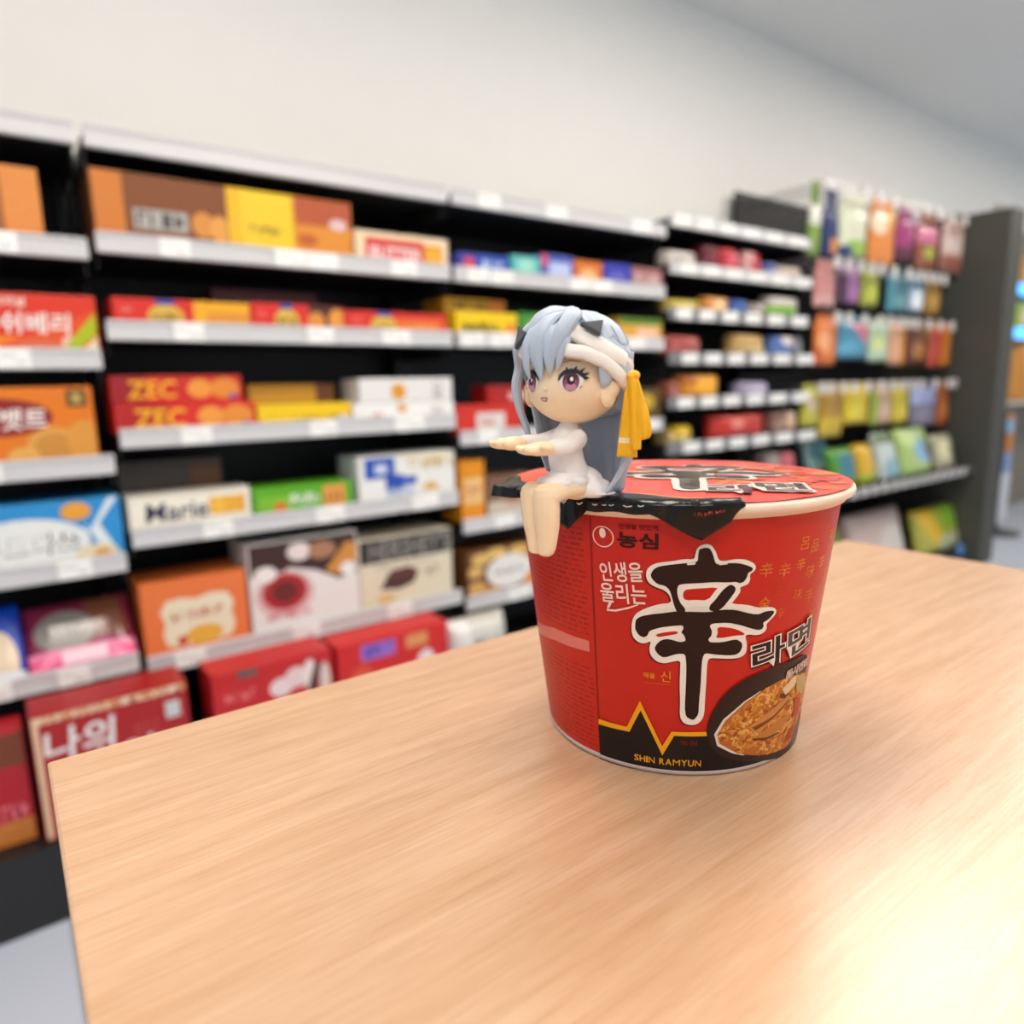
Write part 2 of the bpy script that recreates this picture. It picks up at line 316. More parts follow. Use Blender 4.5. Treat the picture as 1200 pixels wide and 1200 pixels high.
# ---- goods: unit, shelf, x, width, height, front y, depth, base z (mm), name, category, label, colour, printed shapes, kind
PRODUCTS=[
('L',1,-39,171,144,1808,160,1421.0,'biscuit_box','biscuit box','pale orange biscuit box alone at the left end of the upper shelf','d9883f',[('r',0,0,0.62,1,'9a5a2c'),('e',0.3,0.3,0.2,0.2,'e0a050')],'box'),
('L',2,-76,284,125,1808,140,1191.0,'biscuit_box','biscuit box','red box with white Korean lettering and a lime green lower corner','d8341c',[('r',0,0,0.75,0.3,'ee8a1c'),('p','e0501c',[(0.2,0),(1,0.75),(1,0)]),('e',0.62,0.05,0.2,0.2,'d46a4a'),('e',0.8,0.2,0.05,0.12,'eac0b0'),('p','a9bb12',[(0.72,0),(1,0.72),(1,0.35),(0.85,0.1)]),('p','e4dcb8',[(0.85,0.02),(1,0.32),(1,0),(0.8,0)]),('t','오리지널',0.42,0.86,0.15,'f0e4d8'),('t','쉬베리',0.6,0.52,0.34,'f4f0ea')],'box'),
('L',3,-108,288,165,1808,140,959.0,'biscuit_box','biscuit box','orange cracker box with a dark red oval and round crackers pictured','e07818',[('e',0.4,0.62,0.33,0.24,'8e1c1c'),('t','뱃트',0.55,0.6,0.26,'f2eee8'),('e',0.72,0.22,0.18,0.26,'dda04a'),('e',0.72,0.22,0.13,0.19,'c98a38'),('e',0.92,0.3,0.12,0.26,'d8953c'),('e',0.52,0.12,0.1,0.12,'e0a850'),('r',0.83,0.74,0.96,0.96,'4a3a1c'),('r',0.86,0.78,0.93,0.92,'b89a50')],'box'),
('L',4,-118,326,144,1808,160,733.0,'biscuit_box','biscuit box','sky blue biscuit box with black-edged white bubble lettering','2b8fd0',[('e',0.42,0.35,0.38,0.42,'e6e8e6'),('p','dfe6ea',[(0.86,0.6),(1,1),(0.93,1),(0.8,0.5),(0.9,0),(0.98,0)]),('t','쿠크다쓰',0.45,0.36,0.32,'23282c'),('t','쿠크다쓰',0.448,0.368,0.29,'e9e9e2'),('e',0.73,0.82,0.09,0.14,'e8a030'),('e',0.83,0.12,0.13,0.16,'e2d4b4'),('e',0.86,0.12,0.05,0.08,'d89838'),('k',0.75,0.5,0.14,0.16,'e8f0f4')],'box'),
('L',5,-108,98,156,1808,150,489.0,'snack_pack','snack pack','shiny blue snack pack with a cream oval,left of the pink pack','1c48c0',[('e',0.55,0.25,0.35,0.4,'e2cdb0'),('r',0,0.0,1,0.12,'e8e8f0')],'wedge'),
('L',5,-7,216,133,1808,180,489.0,'snack_pack','snack pack','shiny pink foil snack pack with a shade-dimmed oval,leaning back on its shelf','8a2a4a',[('p','7a4a36',[(0.55,1),(0.9,1),(0.95,0.4),(0.6,0.4)]),('e',0.36,0.56,0.28,0.3,'8c8680'),('k',0.36,0.56,0.36,0.18,'55504e'),('r',0,0.0,1,0.3,'e8588c'),('r',0,0.22,1,0.3,'f48cb0'),('r',0.3,0.08,0.72,0.27,'f6d4e0')],'wedge'),  # upper face and oval coloured darker to stand for shade; crimp kept bright
('L',6,-20,298,279,1655,118,180.0,'biscuit_box','biscuit box','dark red box with big white brush lettering on the lowest deck,behind the table corner','a8161a',[('r',0,0.93,1,1,'d09060'),('k',0.5,0.955,0.92,0.05,'f0dcc4'),('r',0,0,0.045,1,'e6c4a0'),('t','나의',0.28,0.74,0.25,'eceae8'),('t','추억',0.5,0.5,0.26,'eceae8'),('r',0.84,0.72,0.94,0.86,'c8c8c8'),('k',0.72,0.7,0.2,0.12,'c04040')],'box'),
('L',6,-189,156,249,1685,88,180.0,'biscuit_box','biscuit box','red and brown biscuit box at the left edge of the lowest deck','b41424',[('r',0,0.7,1,1,'7a3a20'),('k',0.8,0.3,0.3,0.14,'e87080'),('r',0,0,1,0.22,'c87830')],'box'),
('C',1,225,281,145,1808,160,1439.0,'biscuit_box','biscuit box','brown biscuit box with grey lettering at the left of the top row','7c451e',[('r',0,0,0.22,1,'c8762c'),('r',0.28,0.2,0.68,0.5,'aaa6a0'),('k',0.48,0.35,0.36,0.22,'4a4644'),('e',0.8,0.35,0.09,0.2,'d08a3c'),('e',0.93,0.3,0.08,0.22,'dc9a48')],'box'),
('C',1,506,162,145,1808,150,1439.0,'biscuit_box','biscuit box','plain yellow box with small dark lettering on the top row','e8b41c',[('r',0.2,0,0.95,1,'ecc428'),('k',0.55,0.38,0.5,0.14,'7a6414')],'box'),
('C',1,669,152,145,1808,150,1439.0,'biscuit_box','biscuit box','orange biscuit box with a pale round mark beside the plain yellow box','d88a28',[('r',0,0.55,1,1,'b0502a'),('e',0.75,0.6,0.16,0.1,'d8b8b8'),('e',0.2,0.3,0.18,0.1,'b85a20')],'box'),
('C',1,829,287,84,1808,130,1439.0,'biscuit_box','biscuit box','cream-edged red box with white capital letters and a golden biscuit,end of the top row','ecd2b0',[('r',0.1,0,0.72,0.82,'cc4038'),('r',0.72,0.0,0.93,0.75,'d89020'),('e',0.83,0.38,0.09,0.28,'e8a828'),('t','BUTTER',0.42,0.38,0.36,'f2e4e2')],'box'),
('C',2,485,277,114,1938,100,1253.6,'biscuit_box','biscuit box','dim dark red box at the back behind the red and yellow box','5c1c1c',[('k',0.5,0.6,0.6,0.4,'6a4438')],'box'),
('C',2,240,301,64,1808,120,1253.6,'biscuit_box','biscuit box','red and yellow biscuit box with a gold emblem,first in the second row','d42a20',[('r',0.56,0,1,1,'e8a81c'),('r',0.66,0.05,1,0.62,'dc9030'),('e',0.36,0.4,0.13,0.42,'d8b048'),('k',0.36,0.35,0.2,0.35,'7a5a20'),('e',0.36,0.9,0.08,0.1,'3c48a0'),('k',0.1,0.6,0.1,0.25,'e88070')],'box'),
('C',2,544,240,68,1808,120,1253.6,'biscuit_box','biscuit box','red box with a gold emblem and dark chocolate cookies on its right part','d42a20',[('r',0.6,0,1,1,'4a2418'),('e',0.68,0.4,0.1,0.35,'d88a38'),('e',0.92,0.5,0.1,0.4,'e0943c'),('e',0.36,0.4,0.13,0.42,'d8b048'),('k',0.36,0.35,0.2,0.35,'7a5a20'),('e',0.36,0.9,0.08,0.1,'3c48a0'),('k',0.1,0.6,0.1,0.25,'e88070')],'box'),
('C',2,787,317,60,1808,120,1253.6,'biscuit_box','biscuit box','red to orange box with a gold emblem,touching the yellow stack','d42a20',[('r',0.5,0,0.95,0.7,'e0702c'),('k',0.75,0.35,0.3,0.3,'e8a048'),('e',0.36,0.4,0.13,0.42,'d8b048'),('k',0.36,0.35,0.2,0.35,'7a5a20'),('e',0.36,0.9,0.08,0.1,'3c48a0'),('k',0.1,0.6,0.1,0.25,'e88070')],'box'),
('C',3,220,311,68,1808,130,1014.0,'biscuit_box','biscuit box','red cracker box with yellow ZEC lettering,lower of the two','d42a20',[('r',0,0,0.35,1,'b01c1c'),('t','ZEC',0.3,0.5,0.62,'f0b41c'),('e',0.66,0.5,0.1,0.36,'e8983c'),('e',0.86,0.5,0.12,0.4,'e08a34'),('e',0.92,0.2,0.03,0.1,'5a5aa8')],'box'),
('C',3,220,290,64,1833,130,1082.7,'biscuit_box','biscuit box','red cracker box with yellow ZEC lettering,stacked on top of its twin','c82820',[('r',0,0,0.25,1,'9a1820'),('t','ZEC',0.3,0.5,0.62,'f0b41c'),('e',0.66,0.5,0.1,0.36,'e8983c'),('e',0.86,0.5,0.12,0.4,'e08a34'),('e',0.92,0.2,0.03,0.1,'5a5aa8')],'box'),
('C',3,536,252,57,1808,130,1014.0,'biscuit_box','biscuit box','bright yellow narrow box between the cracker boxes and the white boxes','ecc410',[('k',0.6,0.3,0.5,0.3,'a88a10'),('r',0.84,0,1,0.4,'c8c0d8')],'box'),
('C',3,537,232,51,1878,100,1071.3,'biscuit_box','biscuit box','yellow box in shade-dimmed colours resting on the bright yellow narrow box','b8861c',[('r',0.0,0.1,0.9,0.6,'c8952a'),('r',0.78,0,1,1,'6a3c18')],'box'),  # shade of the set-back upper layer is put into this yellow
('C',3,794,323,50,1808,130,1014.0,'biscuit_box','biscuit box','white box with a small orange ball,lower of the white pair','eeeeec',[('e',0.22,0.3,0.05,0.2,'d8a0a0'),('e',0.46,0.7,0.05,0.25,'dca868'),('k',0.82,0.55,0.12,0.5,'8a8690')],'box'),
('C',3,818,298,69,1813,130,1064.4,'biscuit_box','biscuit box','white box with an orange ball,upper of the white pair','e4e2e0',[('e',0.4,0.45,0.08,0.34,'dc9a30'),('k',0.83,0.5,0.1,0.7,'6a666c'),('r',0,0,1,0.06,'b8b6b4')],'box'),
('C',4,222,239,161,1908,120,782.0,'biscuit_box','biscuit box','box in dark shade-dimmed colours standing behind the long white box','3c332c',[('k',0.3,0.4,0.5,0.3,'6c645c'),('r',0.68,0.0,1,0.9,'5c3616')],'box'),  # shade at the back of the shelf is painted into these colours
('C',4,223,277,86,1808,95,782.0,'biscuit_box','biscuit box','long white box with blue slanting lettering and golden biscuits','e2dccc',[('r',0.0,0.18,1,0.9,'ece6d6'),('t','Marie',0.38,0.52,0.5,'2c2850'),('r',0.64,0.3,0.95,0.8,'e0a02c'),('e',0.72,0.55,0.07,0.24,'f0b83c'),('e',0.86,0.55,0.07,0.24,'e8a834')],'box'),
('C',4,507,270,76,1808,120,782.0,'biscuit_box','biscuit box','bright green narrow box with an orange panel,on the fourth row','5aa81c',[('r',0.05,0.1,0.35,0.7,'7cb82c'),('e',0.25,0.3,0.06,0.2,'d87020'),('k',0.5,0.5,0.3,0.4,'e4ead8'),('r',0.68,0.0,0.92,0.9,'dc9648'),('k',0.8,0.45,0.18,0.3,'b87030')],'box'),
('C',4,797,314,135,1808,140,782.0,'biscuit_box','biscuit box','tall white box with blue blocks and golden print,end of the fourth row','e6e6e2',[('r',0.06,0.52,0.36,0.96,'2450b0'),('r',0.16,0.62,0.28,0.82,'c8d0e4'),('r',0.26,0.26,0.44,0.58,'1c48a8'),('r',0.36,0.34,0.58,0.52,'2450b0'),('k',0.42,0.2,0.3,0.24,'8aa4d4'),('k',0.75,0.78,0.5,0.22,'d8b45c'),('p','dca830',[(0.62,0.18),(0.72,0.38),(0.85,0.18)]),('r',0.42,0.9,1,0.96,'e8dcb8')],'box'),
('C',5,225,245,187,1808,170,469.0,'biscuit_box','biscuit box','orange box with a scalloped cream label','e4763a',[('p','e6dcc0',[(0.2,0.14),(0.17,0.3),(0.2,0.45),(0.16,0.6),(0.22,0.74),(0.35,0.76),(0.5,0.72),(0.65,0.77),(0.8,0.74),(0.86,0.6),(0.83,0.45),(0.86,0.3),(0.82,0.14),(0.65,0.1),(0.5,0.13),(0.35,0.09)]),('k',0.5,0.52,0.5,0.13,'c07858'),('e',0.55,0.22,0.18,0.13,'e0ac3c'),('e',0.34,0.18,0.05,0.07,'c83c20')],'box'),
('C',5,478,301,246,1808,170,469.0,'biscuit_box','biscuit box','brown and white box with a red ring and cream pies pictured','e4e0dc',[('p','3a1c18',[(0,1),(1,1),(1,0.52),(0.8,0.48),(0.6,0.62),(0.35,0.7),(0.15,0.55),(0,0.66)]),('e',0.3,0.42,0.26,0.25,'d8a8a8'),('e',0.3,0.44,0.2,0.2,'a81c20'),('e',0.3,0.44,0.12,0.12,'6a1c18'),('e',0.14,0.66,0.1,0.09,'ece6e2'),('e',0.45,0.86,0.11,0.1,'e4d8d4'),('e',0.66,0.84,0.13,0.1,'a87858'),('p','cc8a3c',[(0.68,0.6),(0.9,0.9),(1,0.86),(1,0.66),(0.8,0.52)]),('k',0.32,0.18,0.4,0.07,'c86060'),('e',0.9,0.58,0.08,0.08,'ece8e6')],'box'),
('C',5,782,307,212,1808,170,469.0,'biscuit_box','chocolate box','cream chocolate box with a dark band of tall grey letters','ddd3ba',[('r',0,0.66,1,1,'231e1c'),('t',"HERSHEY'S",0.54,0.83,0.27,'8a8680'),('p','4a2820',[(0.2,0.28),(0.3,0.5),(0.5,0.55),(0.62,0.46),(0.56,0.3),(0.4,0.24)]),('e',0.38,0.46,0.07,0.08,'5c3428'),('e',0.52,0.44,0.07,0.07,'5a2c22'),('k',0.78,0.42,0.16,0.12,'8a7a66'),('e',0.26,0.14,0.1,0.07,'d8b878'),('k',0.5,0.6,0.7,0.04,'8a8270')],'box'),
('C',6,331,293,272,1655,118,180.0,'biscuit_box','biscuit box','red box with white hearts and a grey badge,second along the lowest deck','c01a1e',[('r',0.2,0.92,0.36,1,'5a5654'),('k',0.22,0.76,0.26,0.09,'e07070'),('e',0.55,0.74,0.1,0.09,'e8d0d0'),('e',0.68,0.8,0.1,0.1,'e4c8c8'),('e',0.8,0.78,0.06,0.16,'e8d8d4'),('p','5a2420',[(0.72,0.5),(0.85,0.9),(0.92,0.86),(0.8,0.46)]),('e',0.25,0.44,0.14,0.13,'e8e4e4'),('e',0.93,0.7,0.05,0.18,'d8c0b8')],'box'),
('C',6,644,336,263,1667,106,180.0,'biscuit_box','biscuit box','bright red box with violet lettering and a white rosette on the lowest deck','cc1c1a',[('r',0.2,0.78,0.5,0.95,'9a6ac0'),('k',0.36,0.87,0.26,0.12,'5a4ab0'),('r',0.6,0.8,0.8,0.94,'d89058'),('e',0.78,0.62,0.08,0.12,'e8d8d4'),('k',0.45,0.42,0.4,0.17,'6a58b8'),('e',0.2,0.58,0.1,0.16,'d85030')],'box'),
('U',1,1151,69,56,1808,100,1439.0,'gum_pack','gum pack','small blue pack with a red dot,first on the right-hand top rail','3a3c9c',[('e',0.55,0.5,0.3,0.3,'d04058')],'box'),
('U',1,1220,114,57,1808,100,1439.0,'gum_pack','gum pack','small blue and white pack,second on the right-hand top rail','2c58b8',[('k',0.5,0.5,0.7,0.5,'c8d8f0'),('r',0.0,0.7,1,1,'2c48a8')],'box'),
('U',1,1347,112,65,1808,100,1439.0,'gum_pack','gum pack','small teal pack among blue ones on the right-hand top rail','5cb8b4',[('e',0.5,0.55,0.3,0.3,'98d8c8')],'box'),
('U',1,1462,138,79,1808,100,1439.0,'gum_pack','gum pack','lavender-blue pack between the teal and the orange packs','4a58b0',[('r',0.25,0.1,0.9,0.7,'b8c4e8'),('r',0,0.5,0.2,1,'c84a70')],'box'),
('U',1,1603,128,72,1808,100,1439.0,'gum_pack','gum pack','orange-brown small pack between two blue packs','d07028',[('e',0.5,0.4,0.3,0.25,'e8b878')],'box'),
('U',1,1739,133,75,1808,100,1439.0,'gum_pack','gum pack','deep blue small pack right of the orange-brown pack','3438a8',[('k',0.5,0.45,0.6,0.3,'8890d8')],'box'),
('U',1,1876,158,72,1808,100,1439.0,'gum_pack','gum pack','dusty pink small pack at the end of the right-hand top rail','a06868',[('k',0.5,0.5,0.8,0.4,'dcc4c0')],'box'),
('U',2,1137,225,74,1808,130,1253.0,'biscuit_box','biscuit box','bright yellow box with dark capitals,lower of the yellow pair','ecc80c',[('k',0.42,0.34,0.66,0.5,'2a2404'),('r',0.8,0,1,0.6,'e0902c')],'box'),
('U',2,1127,226,44,1858,130,1327.6,'biscuit_box','biscuit box','dim yellow box with dark capitals,upper of the yellow pair','c89818',[('k',0.42,0.55,0.66,0.5,'3a2c04'),('r',0.74,0,1,1,'c87428')],'box'),  # darker copy of the lower box's colours, shade painted in
('U',2,1369,111,79,1808,120,1253.0,'biscuit_box','biscuit box','small green box next to the yellow pair','3c8c34',[('e',0.6,0.4,0.3,0.3,'e0a030')],'box'),
('U',2,1487,180,83,1808,120,1253.0,'biscuit_box','biscuit box','yellow and green box just behind the doll hair','e4c820',[('r',0.7,0,1,1,'4c9038')],'box'),
('U',2,1810,224,82,1808,120,1253.0,'biscuit_box','biscuit box','green-topped orange and yellow box right of the doll head','d8a030',[('r',0,0.72,1,1,'4a7c28'),('r',0.4,0.1,0.9,0.6,'e8c0a0')],'box'),
('U',3,1128,247,89,1808,140,960.0,'biscuit_box','biscuit box','red box with a white window left of the doll hair','cc2c20',[('r',0.28,0.05,0.72,0.72,'ddd6d2'),('k',0.45,0.4,0.2,0.3,'d89088')],'box'),
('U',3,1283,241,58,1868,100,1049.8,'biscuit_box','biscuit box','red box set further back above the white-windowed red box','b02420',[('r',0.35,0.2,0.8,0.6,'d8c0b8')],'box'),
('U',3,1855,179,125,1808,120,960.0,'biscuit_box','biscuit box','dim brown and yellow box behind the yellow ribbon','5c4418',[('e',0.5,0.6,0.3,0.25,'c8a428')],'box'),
('U',4,1134,86,193,1808,120,686.0,'snack_tube','snack box','upright orange box with a pale label beside the tall white box','e08c10',[('r',0.1,0.3,0.9,0.72,'e8c080'),('k',0.5,0.5,0.6,0.2,'c86a40')],'box'),
('U',4,1229,175,137,1808,140,686.0,'biscuit_box','biscuit box','brown box with a pale lower edge between the orange box and the noodle cup','7a5a48',[('r',0,0,1,0.4,'c8bca8'),('e',0.6,0.55,0.3,0.25,'a07058')],'box'),
('U',5,1145,274,155,1808,160,436.0,'chocolate_box','chocolate box','brown nut chocolate box with a white oval,left of the noodle cup','6a4020',[('e',0.2,0.8,0.14,0.13,'dcb468'),('e',0.1,0.55,0.12,0.12,'d8ac60'),('e',0.12,0.2,0.14,0.14,'d0a058'),('e',0.42,0.88,0.14,0.12,'e0b86c'),('e',0.75,0.86,0.15,0.13,'dcb060'),('e',0.9,0.6,0.12,0.14,'d8a850'),('e',0.35,0.1,0.12,0.1,'c88c44'),('e',0.6,0.46,0.34,0.36,'e4e2de'),('k',0.6,0.46,0.44,0.1,'7a7674'),('p','dc8a30',[(0.8,0.05),(1,0.05),(1,0.4),(0.85,0.3)])],'box'),
('U',6,994,212,241,1655,118,180.0,'snack_pack','snack pack','grey and white pack on the lowest deck just above the table edge','c8c6be',[('k',0.6,0.5,0.5,0.5,'6a6a64'),('r',0,0,0.3,1,'e2dcda')],'box'),
('V',1,2072,179,60,1808,100,1531.0,'candy_pack','candy pack','pale cream pack at the left of the upper candy rail','d4ccc4',[('k',0.5,0.4,0.6,0.4,'a89890')],'box'),
('V',1,2271,104,98,1808,100,1531.0,'candy_pack','candy pack','dark maroon pack between a cream pack and a red pack','5c1420',[('e',0.5,0.5,0.3,0.2,'883040')],'box'),
('V',1,2381,126,98,1808,100,1531.0,'candy_pack','candy pack','bright red pack left of its red twin on the upper candy rail','c02434',[('e',0.5,0.5,0.3,0.2,'d86070')],'box'),
('V',1,2541,116,98,1808,100,1531.0,'candy_pack','candy pack','bright red pack with a pink left edge on the upper candy rail','bc2030',[('r',0,0,0.3,1,'dca8a8')],'box'),
('V',1,2684,86,67,1808,100,1531.0,'candy_pack','candy pack','tiny blue pack beside a beige pack on the upper candy rail','4c5c9c',[('r',0,0,1,0.4,'c8c8d8')],'box'),
('V',1,2783,183,59,1808,100,1531.0,'candy_pack','candy pack','beige pack at the right of the upper candy rail','d0c0b4',[('k',0.5,0.5,0.6,0.4,'b08880')],'box'),
('V',2,2081,208,51,1808,100,1366.0,'candy_pack','candy pack','wide mustard yellow pack on the second candy rail','c0a828',[('r',0,0,1,0.4,'d8d0a8')],'box'),
('V',2,2305,145,71,1808,100,1366.0,'candy_pack','candy pack','light orange pack between mustard and blue packs','dc9448',[('e',0.5,0.4,0.3,0.3,'ecc088')],'box'),
('V',2,2472,103,69,1808,100,1366.0,'candy_pack','candy pack','blue pack right of the light orange pack','3c64b0',[('r',0,0,1,0.35,'98b0d8')],'box'),
('V',2,2587,120,62,1808,100,1366.0,'candy_pack','candy pack','grey-brown pack right of the blue candy pack','8c8078',[('k',0.5,0.5,0.7,0.4,'c0b4ac')],'box'),
('V',2,2718,245,98,1808,100,1366.0,'candy_pack','candy pack','white pack with a bright green strip on the second candy rail','c8c0b8',[('r',0,0.1,0.75,0.55,'88c03c'),('r',0.75,0,1,0.5,'9080b0')],'box'),
('V',3,2075,210,81,1808,100,1203.0,'candy_pack','candy pack','brick red pack on the middle candy rail','a8403c',[('k',0.5,0.5,0.7,0.4,'c88078')],'box'),
('V',3,2480,237,96,1808,100,1203.0,'candy_pack','candy pack','tan pack in the middle of the middle candy rail','c8a060',[('r',0.1,0.1,0.9,0.5,'d8bc80')],'box'),
('V',3,2755,176,96,1808,100,1203.0,'candy_pack','candy pack','blue and white pack right of the tan pack','5878b8',[('e',0.6,0.75,0.3,0.25,'dccfcb'),('r',0.7,0,1,0.7,'8c88a8')],'box'),
('V',3,2938,28,96,1808,100,1203.0,'candy_pack','candy pack','grey-white pack at the right end of the middle candy rail','8c9498',[('k',0.5,0.5,0.7,0.5,'c0c4c4')],'box'),
('V',4,2089,64,75,1808,100,1036.0,'candy_pack','candy pack','reddish brown pack right of the yellow ribbon','9c5040',[('k',0.5,0.4,0.7,0.4,'c09088')],'box'),
('V',4,2172,238,100,1808,100,1036.0,'candy_pack','candy pack','plump golden orange pack on the fourth candy rail','e0941c',[('e',0.6,0.5,0.35,0.35,'eca828'),('r',0,0.6,0.3,1,'b86818')],'box'),
('V',4,2536,220,65,1808,100,1036.0,'candy_pack','candy pack','pale lavender pack on the fourth candy rail','a8a0c0',[('e',0.4,0.4,0.3,0.3,'ccc4dc')],'box'),
('V',5,2089,40,59,1808,100,861.0,'candy_pack','candy pack','tan pack at the left of the lowest candy rail','c0a468',[('k',0.5,0.5,0.7,0.4,'d8c490')],'box'),
('V',5,2138,97,75,1808,100,861.0,'candy_pack','candy pack','yellow pack beside the tan pack on the lowest candy rail','dcb820',[('r',0,0,1,0.4,'d8d0a0')],'box'),
('V',5,2362,386,108,1808,100,861.0,'candy_pack','candy pack','wide bright red pack above the noodle cup lid','c42c20',[('e',0.38,0.62,0.12,0.2,'dc8078'),('p','8c1c1c',[(0.2,0),(0.8,0),(0.6,0.25)])],'box'),
('V',5,2761,112,108,1808,100,861.0,'candy_pack','candy pack','dull brown pack between the wide red pack and a cream pack','7a5448',[('e',0.5,0.4,0.3,0.3,'a08070')],'box'),
('V',5,2885,81,108,1808,100,861.0,'candy_pack','candy pack','cream pack at the right end of the lowest candy rail','dcb89c',[('r',0,0,1,0.3,'a07060')],'box'),
('V',6,2743,119,163,1808,100,631.0,'candy_pack','candy pack','grey pack low on the deck behind the cup lid','8c7c78',[('k',0.5,0.5,0.7,0.5,'b0a4a0')],'box'),
('V',6,2868,98,152,1808,100,631.0,'candy_pack','candy pack','pink pack low on the deck behind the cup lid','c06470',[('r',0,0,1,0.35,'d09098')],'box'),
]
TAGS={('L',1): [(18,63)],('L',2): [(18,59)],('L',3): [(-60,60)],('L',4): [(72,64)],('L',5): [(44,62),(-91,50)],('C',1): [(347,63),(605,78),(688,80),(922,77)],('C',2): [(357,65),(674,69),(885,84)],('C',3): [(350,68),(662,73),(908,93)],('C',4): [(377,69),(661,79),(952,86)],('C',5): [(283,71),(574,75),(854,78)],('U',0): [(1216,77),(1473,85),(1854,94)],('U',1): [(1171,73),(1257,77),(1570,83),(1669,87)],('U',2): [(1140,79),(1244,84),(1502,81),(1836,87)],('U',3): [(1190,71),(1460,74),(1896,92)],('U',4): [(1245,74)],('U',5): [(1291,85)],('V',0): [(2073,85),(2202,90),(2339,95),(2484,101),(2639,108),(2805,115)],('V',1): [(2111,87),(2243,92),(2384,98),(2534,105),(2693,112),(2863,119)],('V',2): [(2092,87),(2224,93),(2365,99),(2515,105),(2674,112),(2845,120)],('V',3): [(2130,90),(2266,95),(2411,102),(2565,108),(2729,115),(2904,124)],('V',4): [(2110,90),(2247,96),(2392,102),(2546,108),(2710,116),(2885,124)],('V',5): [(2150,93),(2291,99),(2440,105),(2598,112),(2767,120),(2948,128)]}
